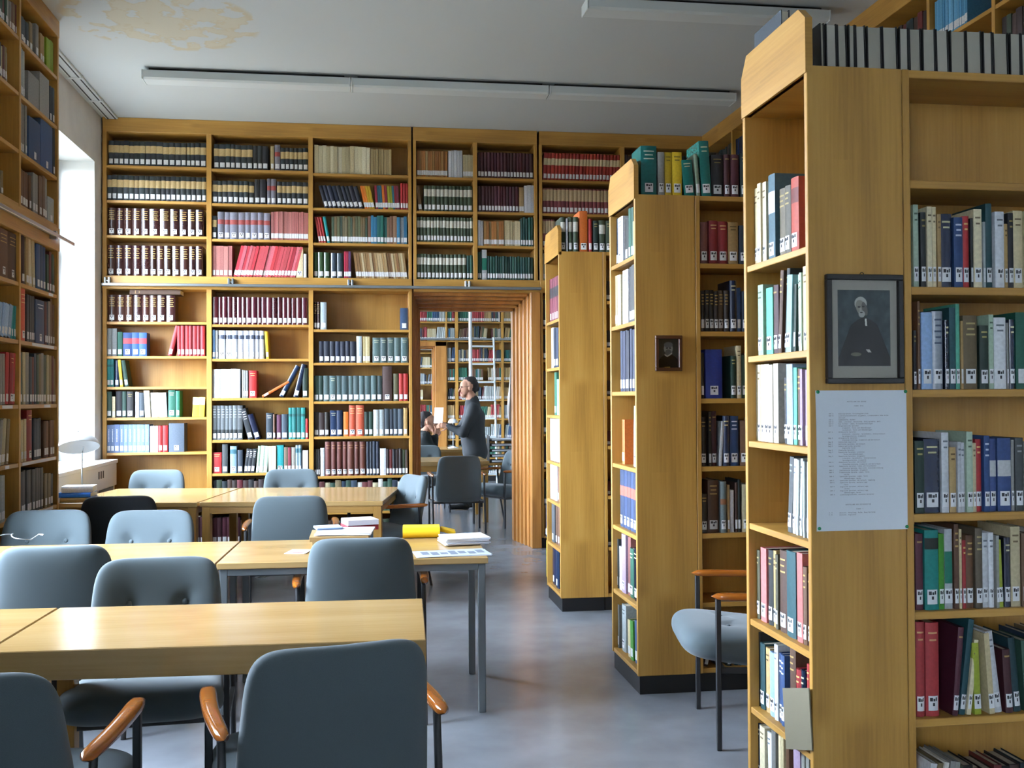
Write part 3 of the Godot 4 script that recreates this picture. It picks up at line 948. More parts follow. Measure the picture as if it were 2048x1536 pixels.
func big_portrait() -> void:
	var d: float = SD[0]
	var a := on_d(1648, 549, d); var e := on_d(1803, 767, d)
	var o := thing("framed_portrait", "large black framed portrait photograph of a seated man in dark suit", "picture")
	frame_parts(o, a.x, e.x, e.y, a.y, d, 0.017, 0.02, mat("0c0a0c", 0.3))
	bpart(o, "mount", P(a.x + 0.012, e.y + 0.012, d - 0.006), P(e.x - 0.012, a.y - 0.012, d - 0.002), mat("99958a", 0.9), 0.0)
	var nz := noise_img(128, 128, 0.03, 3, 3)
	var tex := picture(224, 330, func(x: float, y: float) -> Color:
		var g := 0.24 + 0.12 * (nz.get_pixel(int(x * 127), int(y * 127)).r - 0.5)
		var c := Color(g * 0.78, g * 0.97, g)
		var shoulder := 0.36 + 0.9 * pow(absf(x - 0.50), 1.6)
		if y > shoulder and absf(x - 0.5) < 0.20 + 0.55 * (y - 0.36): c = Color(0.075, 0.08, 0.085)
		if ell(x, y, 0.435, 0.175, 0.118, 0.088) < 1.0: c = Color(0.66, 0.66, 0.62)
		if ell(x - (y - 0.24) * 0.3, y, 0.445, 0.235, 0.098, 0.105) < 1.0: c = Color(0.52, 0.51, 0.47)
		if ell(x - (y - 0.24) * 0.3, y, 0.51, 0.245, 0.05, 0.09) < 1.0: c = Color(0.36, 0.35, 0.33)
		if ell(x, y, 0.405, 0.222, 0.03, 0.010) < 1.0 or ell(x, y, 0.485, 0.216, 0.028, 0.010) < 1.0: c = Color(0.18, 0.17, 0.16)
		if ell(x, y, 0.43, 0.255, 0.018, 0.03) < 1.0: c = Color(0.60, 0.59, 0.55)
		if ell(x, y, 0.455, 0.315, 0.062, 0.045) < 1.0: c = Color(0.60, 0.60, 0.57)
		if ell(x, y, 0.448, 0.294, 0.03, 0.007) < 1.0: c = Color(0.25, 0.24, 0.23)
		if absf(x - 0.53 - (y - 0.40) * 0.1) < 0.018 and y > 0.375 and y < 0.47: c = Color(0.8, 0.8, 0.76)
		if ell(x, y, 0.34, 0.845, 0.10, 0.026) < 1.0: c = Color(0.40, 0.40, 0.34)
		if absf((x - 0.58) - (y - 0.80) * 1.1) < 0.035 and absf(y - 0.80) < 0.02: c = Color(0.75, 0.74, 0.7)
		return c)
	var m := mat("ffffff", 0.25)
	m.albedo_texture = tex
	var p := on_d(1673, 580, d); var q := on_d(1779, 732, d)
	face_quad(o, "photograph", p.x, q.x, q.y, p.y, d - 0.0068, m)
	var b := MB.new()
	var t := []
	for k in 9:
		var s := PI * k / 8.0
		t.append(P((a.x + e.x) / 2 - 0.006 + 0.007 * cos(s), a.y - 0.002 + 0.009 * sin(s), d - 0.008))
	b.tube(t, 0.0012, 6)
	part(o, "hanger_ring", b, M.dark)

func small_portrait() -> void:
	var d: float = SD[1]
	var a := on_d(1309, 671, d); var e := on_d(1363, 742, d)
	var o := thing("framed_portrait", "small brown framed portrait photograph of a bearded man", "picture")
	frame_parts(o, a.x, e.x, e.y, a.y, d, 0.017, 0.018, mat("44240f", 0.35))
	var tex := picture(96, 128, func(x: float, y: float) -> Color:
		var c := Color(0.16, 0.17, 0.16)
		if ell(x, y, 0.5, 0.95, 0.5, 0.42) < 1.0: c = Color(0.06, 0.06, 0.065)
		if ell(x, y, 0.5, 0.34, 0.20, 0.20) < 1.0: c = Color(0.48, 0.50, 0.48)
		if ell(x, y, 0.5, 0.22, 0.20, 0.09) < 1.0: c = Color(0.34, 0.36, 0.35)
		if ell(x, y, 0.44, 0.33, 0.05, 0.022) < 1.0 or ell(x, y, 0.58, 0.33, 0.05, 0.022) < 1.0: c = Color(0.15, 0.15, 0.15)
		if ell(x, y, 0.5, 0.48, 0.15, 0.11) < 1.0: c = Color(0.30, 0.31, 0.30)
		if absf((y - 0.60) - absf(x - 0.45) * -0.5) < 0.025 and absf(x - 0.5) < 0.17: c = Color(0.6, 0.6, 0.56)
		if y > 0.93 and absf(x - 0.45) < 0.13: c = Color(0.52, 0.45, 0.2)
		return c)
	var m := mat("ffffff", 0.2)
	m.albedo_texture = tex
	face_quad(o, "photograph", a.x + 0.012, e.x - 0.012, e.y + 0.012, a.y - 0.012, d - 0.004, m)

func typed_list() -> void:
	var d: float = SD[0]
	var a := on_d(1630, 781, d); var e := on_d(1815, 1058, d)
	var o := thing("typed_list", "white typed shelf list pinned with green tacks below the large portrait", "paper")
	var b := MB.new()
	var rows := []
	var bow := func(s: float, t: float) -> float: return 0.0016 + 0.006 * pow(maxf(0.0, 1.0 - s / 0.25), 2.0) * sin(t * PI)
	for k in 13:
		var row := []
		for j in 13:
			var s := j / 12.0; var t := k / 12.0
			row.append(P(lerpf(a.x, e.x, s), lerpf(a.y, e.y, t), d - bow.call(s, t)))
		rows.append(row)
	b.grid(rows)
	part(o, "sheet", b, mat("dbe2e8", 0.8))
	var ink := mat("3d3540", 0.9)
	var font := SystemFont.new()
	font.font_names = PackedStringArray(["Droid Sans Mono"])
	# the lines as far as they can be made out: a heading, then marks and subjects
	var L := [[374, 172, "AUFSTELLUNG DER BÜCHER"], [446, 214, "Zimmer drei"],
		[188, 296, "Dmf A"], [288, 296, "Bibliographien, Forschungsberichte"], [188, 317, "Dmf B"], [288, 317, "Literaturwissenschaft allgemein, (insbesondere hohe Reihe"], [288, 338, "Zeitschr."],
		[188, 358, "Dmf C"], [288, 358, "Sammelwerke, Reihen"], [188, 379, "Dmf D"], [288, 379, "Idee, Literatur, Geschichte, Bibliographie, Welt"], [188, 400, "Dmf E"], [288, 400, "Die Dichter: Leben, Einzeldarstellungen"], [188, 421, "Dmf F"], [288, 421, "Altgermanische Sprachen"],
		[326, 442, "Grammatik, Texte und Abhandlungen"], [326, 463, "Lexikalien, Texte und Abhandlungen"], [182, 484, "Dmf G"], [288, 484, "Altdeutsche Sprachen"], [326, 505, "Stilistik, Literatur, Sprachlehre, Interpretation"], [326, 526, "Sprachgeschichte, Grammatik"],
		[182, 546, "Dmg A"], [288, 546, "Altenglische Sprachen"], [326, 566, "Einzeldarstellung, Grammatik und Wörterbuch"], [182, 587, "Dmg B"], [288, 587, "Bibliothek Anglistik"], [182, 608, "Dmg C"], [288, 608, "Keltische Sprachen, Wörterbuch"], [182, 629, "Dmg D"], [288, 629, "Andere keltische Sprachen"], [326, 648, "Englische Texte"],
		[182, 670, "Dmg E"], [288, 670, "Slawische Sprachen"], [186, 691, "Dmg F"], [288, 691, "Romanische Sprachen, Literatur"], [340, 711, "Texte und Abhandlungen"], [186, 732, "Dmg G"], [290, 732, "Romanische Sprachen, Allgemein"], [330, 752, "Literatur, Sprachlehre, Interpretation"], [330, 773, "Sprachgeschichte, Grammatik"],
		[188, 793, "Dmh A"], [292, 793, "Romanische Sprachen, Wörterbuch"], [332, 814, "Einzeldarstellung, Grammatik und Wörterbuch"], [190, 834, "Dmh B"], [296, 834, "Romanische Sprachen, Leben und Einzelwesen"], [332, 855, "Einzelne Sprache, Übersicht, Einzeldarstellung"], [192, 876, "Dmh C"], [298, 876, "Italienische Sprachen, Allgemein"], [192, 897, "Dmh D"], [298, 897, "Französische Sprache, Leben, Texte"], [344, 917, "Lexika"],
		[196, 938, "Dmh E"], [300, 938, "Spanische Sprachen, Leben, Texte"], [346, 959, "Abhandlungen, Werke"], [198, 980, "Dmh F"], [302, 980, "Spanische Sprachen, Wörterbuch, Sammlung"], [200, 1001, "Dmh G"], [304, 1001, "Spanische Sprache, weitere Lage"], [344, 1022, "Texte"],
		[202, 1043, "Dmh H"], [304, 1043, "Englische Sprachen, weitere Lage"], [346, 1063, "Lexika"], [204, 1084, "Dmh I"], [304, 1084, "Englische Sprachen, weitere Lage"], [346, 1104, "Abhandlungen, Werke"], [204, 1125, "Dmh K"], [304, 1125, "Literaturgeschichte, einzelne Zeitalter"],
		[360, 1226, "AUFSTELLUNG DER ZEITSCHRIFTEN"], [470, 1268, "Zimmer 1"], [188, 1310, "Z. A"], [298, 1310, "Zeitschr.-Abteilung, Reihe, Neue Bestände"], [188, 1331, "Z. B"], [298, 1331, "Zeitschr. Anglistik"]]
	for l in L:
		var p := on_d(1620 + l[0] * 0.1954, 770 + (l[1] + 8) * 0.1953, d)
		var tm := TextMesh.new()
		tm.font = font
		tm.text = l[2]
		tm.font_size = 16
		tm.pixel_size = 0.0003
		tm.depth = 0.0
		tm.curve_step = 4.0
		tm.horizontal_alignment = HORIZONTAL_ALIGNMENT_LEFT
		tm.vertical_alignment = VERTICAL_ALIGNMENT_BOTTOM
		tm.material = ink
		var t := MeshInstance3D.new()
		t.name = "text_line"
		t.mesh = tm
		var s: float = (p.x - a.x) / (e.x - a.x)
		t.position = P(p.x, p.y, d - 0.0022 - 0.006 * pow(maxf(0.0, 1.0 - s / 0.25), 2.0))
		t.rotation.y = -0.0
		o.add_child(t, true)
	for q in [[1635, 784], [1810, 783], [1638, 1057], [1813, 1053]]:
		var p := on_d(q[0], q[1], d)
		var tb := MB.new()
		tb.xf = Transform3D(Basis(Vector3.RIGHT, PI / 2), Vector3(p.x, p.y, p.z + 0.0018))
		tb.lathe([[0.0052, 0.0], [0.0055, 0.002], [0.0045, 0.0042], [0.002, 0.005], [0.0, 0.0052]], 14)
		part(o, "tack", tb, M.tack)

# ---------------------------------------------------------------- things lying on the tables
func sheaf(called: String, label: String, cat: String, at: Vector3, w: float, l: float, h: float, turn: float, n: int, cols: Array) -> Node3D:
	var o := thing(called, label, cat, at, turn)
	for k in n:
		var b := MB.new()
		b.col = hx(cols[k % cols.size()])
		var y0 := h * k / n
		var y1 := h * (k + 1) / n - 0.0003
		var j := Vector3(rng.randf_range(-0.008, 0.008), 0, rng.randf_range(-0.008, 0.008))
		b.xf = Transform3D(Basis(Vector3.UP, rng.randf_range(-0.05, 0.05)), j)
		b.box(Vector3(-w / 2, y0, -l / 2), Vector3(w / 2, y1, l / 2), 0.0008)
		part(o, "sheet" if h / n < 0.01 else "bundle", b, M.plain)
	return o
func make_table_things() -> void:
	var T := 0.7365
	var at := func(u: float, v: float) -> Vector3: return on_y(u, v, T)
	# papers on the metal-legged table
	sheaf("newspaper", "printed newspaper spread at the aisle corner of the metal-legged table", "newspaper", at.call(905, 1107), 0.36, 0.20, 0.004, 0.1, 2, ["b8bec6", "aeb6c0"])
	var nw: Node3D = get_node("newspaper")
	for k in 7:
		var b := MB.new()
		b.col = hx("6d7480")
		b.box(Vector3(-0.15 + 0.045 * k, 0.0042, -0.06 + 0.02 * (k % 3)), Vector3(-0.115 + 0.045 * k, 0.0046, 0.03 + 0.02 * (k % 2)), 0.0)
		part(nw, "print_block", b, M.plain)
	sheaf("paper_stack", "thick stack of white paper in clear sleeves on top of the newspaper corner", "paper", at.call(925, 1089) + Vector3(0.01, 0.0045, -0.05), 0.23, 0.20, 0.035, 0.12, 6, ["dfe4ee", "cfd6e6", "e8ebf2"])
	var yf := thing("yellow_folder", "bright yellow cardboard folder bulging open on the table of papers", "folder", at.call(843, 1074) + Vector3(0, 0, -0.02), -0.05)
	var fb := MB.new()
	fb.col = hx("e3b400")
	var rows := []
	for k in 9:
		var a := -0.5 * PI + PI * k / 8.0
		var row := []
		for j in 2: row.append(Vector3(0.10 - 0.20 * j, 0.028 + 0.028 * sin(a), 0.05 + 0.030 * cos(a)))
		rows.append(row)
	fb.grid(rows)
	fb.box(Vector3(-0.10, 0.0, -0.08), Vector3(0.10, 0.002, 0.05), 0.0)
	fb.box(Vector3(-0.10, 0.054, -0.08), Vector3(0.10, 0.056, 0.05), 0.0)
	part(yf, "cover", fb, M.plain)
	var fl := MB.new()
	fl.col = hx("d6aa00")
	fl.xf = Transform3D(Basis(Vector3.FORWARD, 0.25), Vector3(0.10, 0.03, 0))
	fl.box(Vector3(0, 0, -0.06), Vector3(0.085, 0.02, 0.04), 0.004)
	part(yf, "flap", fl, M.plain)
	var pin := MB.new()
	pin.col = hx("c9ccd4")
	pin.box(Vector3(-0.09, 0.004, -0.078), Vector3(0.098, 0.052, 0.045), 0.001)
	part(yf, "papers", pin, M.plain)
	sheaf("book_box", "white box with red side lying among the papers", "box", at.call(722, 1062) + Vector3(0, 0.0, -0.1), 0.18, 0.16, 0.06, 0.3, 2, ["8c1d2a", "d8d4da"])
	sheaf("cardboard_folder", "brown cardboard archive folder under white sheets", "folder", at.call(690, 1096) + Vector3(-0.02, 0, -0.06), 0.29, 0.30, 0.07, 0.03, 3, ["8d6e43", "a58a5c", "9a7c4e"])
	sheaf("paper_stack", "loose white sheets on the brown archive folder", "paper", at.call(690, 1096) + Vector3(0.0, 0.0705, -0.06), 0.28, 0.26, 0.012, -0.06, 4, ["f2f4fa", "e6eaf4"])
	sheaf("pocket_folder", "pale blue folder lying on the loose white sheets", "folder", at.call(690, 1096) + Vector3(-0.09, 0.083, -0.14), 0.13, 0.12, 0.012, 0.2, 2, ["7f9cc4", "b9cbe6"])
	sheaf("leaflet", "small white leaflet with red print beside the archive folder", "leaflet", at.call(596, 1104), 0.10, 0.12, 0.004, -0.2, 2, ["dcd8da", "e6e2e4"])
	var lf: Node3D = get_node("leaflet")
	var rp := MB.new()
	rp.col = hx("b03a32")
	rp.box(Vector3(-0.02, 0.0042, 0.02), Vector3(0.035, 0.0045, 0.04), 0.0)
	part(lf, "red_print", rp, M.plain)
	# cable
	var cb := MB.new()
	var path := []
	for k in 40:
		var t := k / 39.0
		path.append(on_y(lerpf(-30, 66, t), 1079 + 4.0 * sin(t * 9.0), T) + Vector3(0.0, 0.003 + 0.025 * absf(sin(t * 7.0)), 0.10 * sin(t * 11.0)))
	cb.tube(path, 0.0028, 6)
	var co := thing("white_cable", "white headphone cable curling over the metal-legged table", "cable")
	part(co, "cord", cb, M.white)
	var pg := MB.new()
	pg.tube([path[-1], path[-1] + Vector3(0.025, -0.004, 0.004)], [0.0028, 0.0055], 8)
	part(co, "plug", pg, M.white)
	# pile by the window on the lamp table
	var b0 := on_y(143, 992, T)
	b0 = P(-2.09, T, 8.01)
	var c1 := flat_book("tan cloth book at the bottom of the pile by the desk lamp", b0, 0.24, 0.18, 0.033, 0.05, "8d7448")
	var c2 := flat_book("bright blue book in the middle of the pile by the desk lamp", b0 + Vector3(-0.01, 0.0365, 0), 0.23, 0.17, 0.035, -0.05, "1f6fd0")
	var c3 := flat_book("white book on top of the pile by the desk lamp", b0 + Vector3(0.0, 0.073, 0), 0.22, 0.17, 0.045, 0.06, "d9dde6")
	sheaf("open_notebook", "open white notebook beside the book pile under the desk lamp", "notebook", P(-1.90, T, 8.12), 0.15, 0.2, 0.014, 0.2, 3, ["e8e8ea", "dcdde0"])
	# desk lamp
	var lp := on_y(139, 975, T)
	lp.z = -8.2
	lp.x = -2.12
	var lm := thing("desk_lamp", "white desk lamp with a wide tilted dish shade by the window", "lamp", Vector3(lp.x, T, lp.z))
	var base := MB.new()
	base.lathe([[0.0, 0.0], [0.06, 0.0], [0.06, 0.01], [0.045, 0.022], [0.012, 0.028], [0.0, 0.028]], 24)
	part(lm, "base", base, M.white)
	var stem := MB.new()
	stem.tube([Vector3(0, 0.02, 0), Vector3(0, 0.34, 0), Vector3(0.01, 0.40, 0)], 0.006, 8)
	part(lm, "stem", stem, M.chrome)
	var shd := MB.new()
	var sc := on_d(157, 886, 8.2) - Vector3(lp.x, T, lp.z)
	shd.xf = Transform3D(Basis(Vector3.BACK, 0.16) * Basis(Vector3.RIGHT, -0.36), sc)
	shd.lathe([[0.150, -0.035], [0.153, -0.033], [0.138, 0.005], [0.108, 0.040], [0.065, 0.066], [0.022, 0.078], [0.0, 0.080]], 32)
	var inner := MB.new()
	inner.xf = shd.xf
	inner.lathe([[0.0, 0.076], [0.022, 0.074], [0.063, 0.062], [0.105, 0.036], [0.135, 0.003], [0.150, -0.035]], 32)
	var sh := part(lm, "lamp_shade", shd, M.lamp_grey)
	part(sh, "inner_shade", inner, M.lamp_grey)
	var kb := MB.new()
	kb.xf = Transform3D(shd.xf.basis, sc + shd.xf.basis * Vector3(0, 0.077, 0))
	kb.lathe([[0.012, 0.0], [0.012, 0.012], [0.008, 0.022], [0.0, 0.026]], 12)
	part(sh, "knob", kb, M.grey_metal)

func flat_book(label: String, at: Vector3, l: float, w: float, t: float, turn: float, col: String) -> Node3D:
	# a book lying on its side, spine towards +z
	var o := thing("book", label, "book", at, turn)
	book_parts(o, Transform3D(Basis(Vector3(0, 1, 0), Vector3(-1, 0, 0), Vector3(0, 0, 1)), Vector3(l / 2, t / 2, w / 2)), t, l, w, {"col": hx(col), "round": 0.3, "gloss": false})
	return o

# ---------------------------------------------------------------- books
# style: [colours, words, options]; options: b hex y0 y1 = band, t = tag kind, r = roundness, g = gloss, l hex n = lettering, v = height variation
const STYLES := {
	"blackbeige": ["1d2426 20292b 1b2123", "black cloth volume with a beige title patch", "b b59b68 0.52 0.82;t 1;r 0.5;v 0.03"],
	"black": ["16191b 1d2022", "plain black cloth book", "t 1;r 0.5;l 8a7a4a 2"],
	"greyred": ["6b6a76 757480", "grey volume with a red title band", "b 8e3a34 0.55 0.72;t 1;r 0.6;v 0.03"],
	"beigebook": ["a9966a", "beige book", "t 1;r 0.2"],
	"pinkpam": ["a3635c a86a62 9d5a55", "faded pink pamphlet", "t 2;r 0.0;v 0.03"],
	"redpam": ["b02c34 b8434a a82430 c0606a", "red pamphlet", "t 2;r 0.0;v 0.03"],
	"cream": ["cdbf98 d6cba8 c6b78e", "cream paper-bound book", "t 1;r 0.15;l 6b5d45 2"],
	"white": ["d8dade cfd3d8 e0e2e4", "white book", "t 0;r 0.3;l 7f858c 2"],
	"whitetag": ["d2d6da dadde0", "white book with a call tag", "t 1;r 0.3;l 6f757c 2"],
	"brownlib": ["38201c 3f2520 321b18", "dark brown bound volume with gilt lines", "t 1;r 1.0;g;l b79a5a 5;v 0.01"],
	"creamlarge": ["cfc7a6 c4bc9c d8d2b6 bdb18c", "tall cream paper-bound book", "t 0;r 0.1;v 0.05"],
	"creamtan": ["a89468 b39f72 9d885c", "tan paper-bound book", "t 0;r 0.1;v 0.05"],
	"navytag": ["141e30 182338 101828", "navy cloth book", "t 1;r 0.5;l a9a48a 2;v 0.03"],
	"yelloworange": ["c9a21c d47a1e b9931f c96a18", "yellow and orange thin book", "t 2;r 0.1"],
	"mixbright": ["1f5566 7a1c38 8a2030 9a9a2c c46a1c 23606e", "thin brightly coloured book", "t 2;r 0.1;v 0.04"],
	"red": ["a51f22 ab2c28 981c20", "red cloth book", "t 1;r 0.5;l c9a86a 2;v 0.02"],
	"redcloth": ["96262c a02c30 8c2026", "deep red cloth volume", "t 1;r 0.6;l c4a070 2;v 0.01"],
	"oldgreen": ["4d5538 5a5f42 6b6247 3f5040 6a5a3c", "faded olive thin book", "t 2;r 0.1;v 0.06"],
	"mixteal": ["1d5e5a 6a4a38 2a6a8c 8f9aa0 4e5a40 206a5e 7a5f48", "thin teal or brown book", "t 2;r 0.1;v 0.06"],
	"greenlib": ["2f4a2c 36502f", "dark green volume", "t 1;r 0.7;g;v 0.02"],
	"slategloss": ["2c3a44 324048", "glossy slate volume", "t 1;r 0.7;g;v 0.02"],
	"purplered": ["4a2a50 a01c3c 5a2f58", "purple or crimson thin book", "t 2;r 0.1"],
	"tanpam": ["8a6a42 9a7c50 b29a72 7d5c38 a58a5e c0ad86", "brown-paper pamphlet", "t 2;r 0.0;v 0.04"],
	"tanorange": ["8f6a38 a06a34 94602c 9c8458", "worn tan and orange pamphlet", "t 2;r 0.0;v 0.03"],
	"whitepam": ["c9ccd2 d5d8dc b9bdc6", "white pamphlet box", "t 0;r 0.0;v 0.03"],
	"beigepam": ["b8a983 c2b48e", "beige pamphlet", "t 2;r 0.0;v 0.04"],
	"greenwhite": ["32402c 384632", "dark green volume with a white title patch", "b c3c2b4 0.58 0.86;t 1;r 0.6;v 0.02"],
	"greendark": ["10403a 174a40 0e3832", "dark green cloth book", "t 1;r 0.5;v 0.05;l a8a078 1"],
	"maroon": ["3f1420 461824 381018", "maroon cloth volume", "t 1;r 0.5;l 9a8050 1;v 0.01"],
	"whitegreen": ["b9bfc2", "white book with a green lower half", "b 0f6a56 0.32 0.72;t 2;r 0.2"],
	"redwhite": ["8a2418 93281a", "rust red volume with a cream title patch", "b c9b993 0.55 0.80;t 1;r 0.6;v 0.02"],
	"maroonbeige": ["6f3036 7a3a3c", "faded maroon volume with a cream patch", "b b8a27c 0.5 0.95;t 1;r 0.4;v 0.02"],
	"greypair": ["7b7f80 868a8a", "grey cloth volume", "t 1;r 0.4;l 3a3c3e 2"],
	"green": ["1d5a44 246650 185040", "green cloth book", "t 1;r 0.4;l c0b890 2"],
	"bluered": ["1f3f74 234880", "blue volume with a red title band", "b 8f2f3a 0.52 0.76;t 1;r 0.5;v 0.01"],
	"tealset": ["156a66 1a7470", "teal cloth volume", "t 1;r 0.3;b 0e4f4c 0.72 0.80;v 0.01"],
	"navy": ["16233c 1b2b48 131d33", "navy cloth book", "t 1;r 0.5;g;l b9b48e 2"],
	"yellow": ["cfae1e d8b92a", "yellow book", "t 1;r 0.2;l 6d5d20 2"],
	"darkgreen": ["183028 1d382e", "very dark green book", "t 1;r 0.4;l a79a62 2"],
	"slate": ["34404a 3c4852 2d3842", "slate grey book", "t 1;r 0.4;l a9aeb0 2"],
	"yellowwhite": ["c9b52a d6d2b0", "yellow and white paperback", "b e3e1d4 0.62 0.98;t 0;r 0.1"],
	"bluewhite": ["5a6c8e 62769a", "grey-blue volume with white lettering", "t 1;r 0.15;l d6dce8 6;v 0.01"],
	"slatebig": ["45505e", "thick slate grey folio", "t 1;r 0.4"],
	"marooncloth": ["45161f 4c1a24 3c1019", "maroon cloth volume with a pale call tag", "t 1;r 0.6;g;l b08c58 3;v 0.02"],
	"bluesteel": ["56789a 5e82a4", "steel blue book", "t 1;r 0.3"],
	"grey": ["8a8a84 7c7c78", "grey thin book", "t 1;r 0.2"],
	"whitelib": ["c2c6d2 cbd0da", "pale volume with a navy title band", "b 1a2742 0.70 0.84;t 1;r 0.8;v 0.01"],
	"whitebig": ["cdd6e4 d4dcea", "thick pale bluish-white folio", "t 0;r 0.8;v 0.01"],
	"greyblack": ["4c5254 545a5c", "dark grey volume with a black foot", "b 15181a 0.05 0.30;t 1;r 0.3;v 0.01;l 9fa5a6 4"],
	"purple": ["5a2a46", "plum coloured book", "t 1;r 0.4"],
	"darkgrey": ["3a3e40 44484a", "dark grey book", "t 1;r 0.3;l 8f9496 2"],
	"steelblue": ["8fa6b4 7f98a8", "pale steel blue book", "t 1;r 0.4;b 2c5a66 0.72 0.88"],
	"darkwhite": ["20262a 2a3034", "black book with white spine marks", "t 1;r 0.2;l d9dcde 4"],
	"palegreen": ["8fa68c 9cb29a a3b7a2", "pale green book", "t 1;r 0.3;l 4f5f50 2"],
	"teal": ["1d7f86 16888a", "bright teal book", "t 1;r 0.3"],
	"mixred": ["7a2c34 6a5a4a 8f8a80", "brownish red thin book", "t 1;r 0.2"],
	"lavender": ["b9b4c4", "pale lavender book", "t 0;r 0.2"],
	"blue": ["24405f 2a4a70", "blue cloth book", "t 1;r 0.4;l c9cdd4 2"],
	"palesteel": ["a9b7be", "pale blue-grey tall book", "t 1;r 0.4"],
	"creamdark": ["b9a878 1d1c1a c4b78e", "thin cream or black book", "t 1;r 0.1"],
	"slategreen": ["46585a 4c6060 526664", "grey-green cloth volume", "t 1;r 0.5;g;l a8aa90 2;v 0.02"],
	"brownbig": ["4a3a36", "tall dark brown folio", "t 1;r 0.5"],
	"olive": ["4a4830 565236", "olive brown book", "t 1;r 0.4;l a8986a 2"],
	"darkbrown": ["241a16 2c201a 1c1512", "dark brown book", "t 1;r 0.5;l a88a54 2;v 0.05"],
	"orange": ["c4621c", "orange book", "t 1;r 0.3"],
	"redorange": ["b84a2c c0563a", "thick brick-red volume", "t 1;r 0.7;l d6b07a 3"],
	"palegrey": ["a8b0ae b3bab8 9aa3a2", "pale grey book", "t 1;r 0.4;l 5f6666 2;v 0.03"],
	"tan": ["a88a58 9d7f50 b39763", "tan book", "t 1;r 0.3;l 5d4a2c 2"],
	"brownround": ["55271c 5c2c20", "reddish brown volume with an oval white tag", "t 1;r 0.9;l 8f6a4a 2;v 0.01"],
	"mixdark": ["1d1c20 2c1f1c 1c2a2c 3d2a22 5c1f20 33402f", "dark cloth book", "t 1;r 0.4;v 0.08;l a9966a 2"],
	"mix": ["5a2a2a 2a3a4a 7a6a4a 8a8a84 2f4a3c b0a684 1f2f3f 6a4f3a c9c6bc", "cloth book of a mixed row", "t 1;r 0.3;v 0.12"],
	"maroonpale": ["7d4a44", "dusty rose brown book", "t 1;r 0.5"],
	"tealbig": ["0f5f5a", "thick teal folio", "t 1;r 0.4;g;l b9c4b0 3"],
	"tealgreen": ["12605a 14685e", "tall teal green book", "t 1;r 0.3;g;l b0b890 2"],
	"leather": ["2a1f1a 3a2a1e 231c18 4a3a28", "old leather volume with gilt bands", "t 1;r 0.7;l 9d8048 4;v 0.03"],
	"bluebig": ["1d2f7c", "thick royal blue volume", "t 1;r 0.5"],
	"greyredband": ["6f7c7e", "grey book with a reddish band", "b 8a5a3a 0.55 0.66;t 1;r 0.4"],
	"maroonblack": ["6d2736 762c3c", "crimson volume with a black title patch", "b 17151a 0.55 0.78;t 1;r 0.5;v 0.01"],
	"blackblue": ["182238 1e2a44 141c2e 26344e", "black and navy ring-bound volume", "t 1;r 0.2;l 8fa2bc 1;v 0.03"],
	"navyred": ["22365c 263c64", "navy volume with a coral band", "b c45a4a 0.55 0.72;t 1;r 0.4;v 0.01"],
	"coral": ["b84a38", "coral red book with a dark title patch", "b 6a2a22 0.66 0.86;t 1;r 0.4"],
	"pink": ["c46a66", "salmon pink book", "t 1;r 0.2"],
	"tealgrey": ["3f5f6a", "thick grey-teal book", "t 1;r 0.3;b d6dade 0.55 0.80"],
	"creamwhite": ["d6cfbc dcd7c8 cfc6b0", "cream-white paperback", "t 1;r 0.1;v 0.02"],
	"mint": ["4fa98c 5ab095 8fc4ae", "mint green book", "t 1;r 0.3"],
	"paleaqua": ["9fd0cf", "pale aqua book", "t 1;r 0.2"],
	"paleblue": ["9db8d6 8fabd0", "light blue book", "t 1;r 0.3"],
	"lilac": ["a48fa6 9a86a0", "lilac grey book", "t 1;r 0.2"],
	"brown": ["5a3c26 4f3422 674630", "brown book", "t 1;r 0.5;l b0935a 3;v 0.03"],
	"darkteal": ["123a40 16444a", "dark teal book", "t 1;r 0.4"],
	"tealband": ["16877e", "teal book with a black title band", "b 0f1614 0.76 0.90;t 1;r 0.4"],
	"limegreen": ["8f9a2c", "lime green book", "t 2;r 0.2"],
	"brightgreen": ["3f8a24", "grass green book", "t 1;r 0.2"],
	"olivebrown": ["6a5c42 5c5340 4f4a3c", "worn olive brown book", "t 1;r 0.5;l a8976a 3"],
	"greyblue": ["6f8498 8d949c", "thick grey-blue book with side lettering", "t 1;r 0.7;g;l 3f4a5c 5"],
	"bluelabel": ["2f4474 344a7c", "blue book with a white paper patch", "b bfc1c0 0.48 0.70;t 1;r 0.4"],
	"bluebook": ["24406c 2a4874", "blue book", "t 1;r 0.3;l c9cdd8 3"],
	"lightbluebox": ["5a9cc4 66a6cc 4f92bc", "light blue journal", "t 2;r 0.0;v 0.02"],
	"greyfile": ["8d8f8e", "grey magazine file", "t 0;r 0.0"],
	"lime": ["8aa61c", "lime green folder", "t 0;r 0.2"],
}
var books := []
var style_cache := {}
func style(k: String) -> Dictionary:
	if style_cache.has(k): return style_cache[k]
	var s: Array = STYLES[k]
	var o := {"cols": [], "words": s[1], "t": 0, "r": 0.3, "gloss": false, "v": 0.02, "band": null, "let": null, "letn": 0}
	for c in s[0].split(" "): o.cols.append(hx(c))
	for e in s[2].split(";"):
		var q: PackedStringArray = e.split(" ")
		match q[0]:
			"b": o.band = [hx(q[1]), q[2].to_float(), q[3].to_float()]
			"t": o.t = q[1].to_int()
			"r": o.r = q[1].to_float()
			"g": o.gloss = true
			"v": o.v = q[1].to_float()
			"l":
				o.let = hx(q[1])
				o.letn = q[2].to_int()
	style_cache[k] = o
	return o

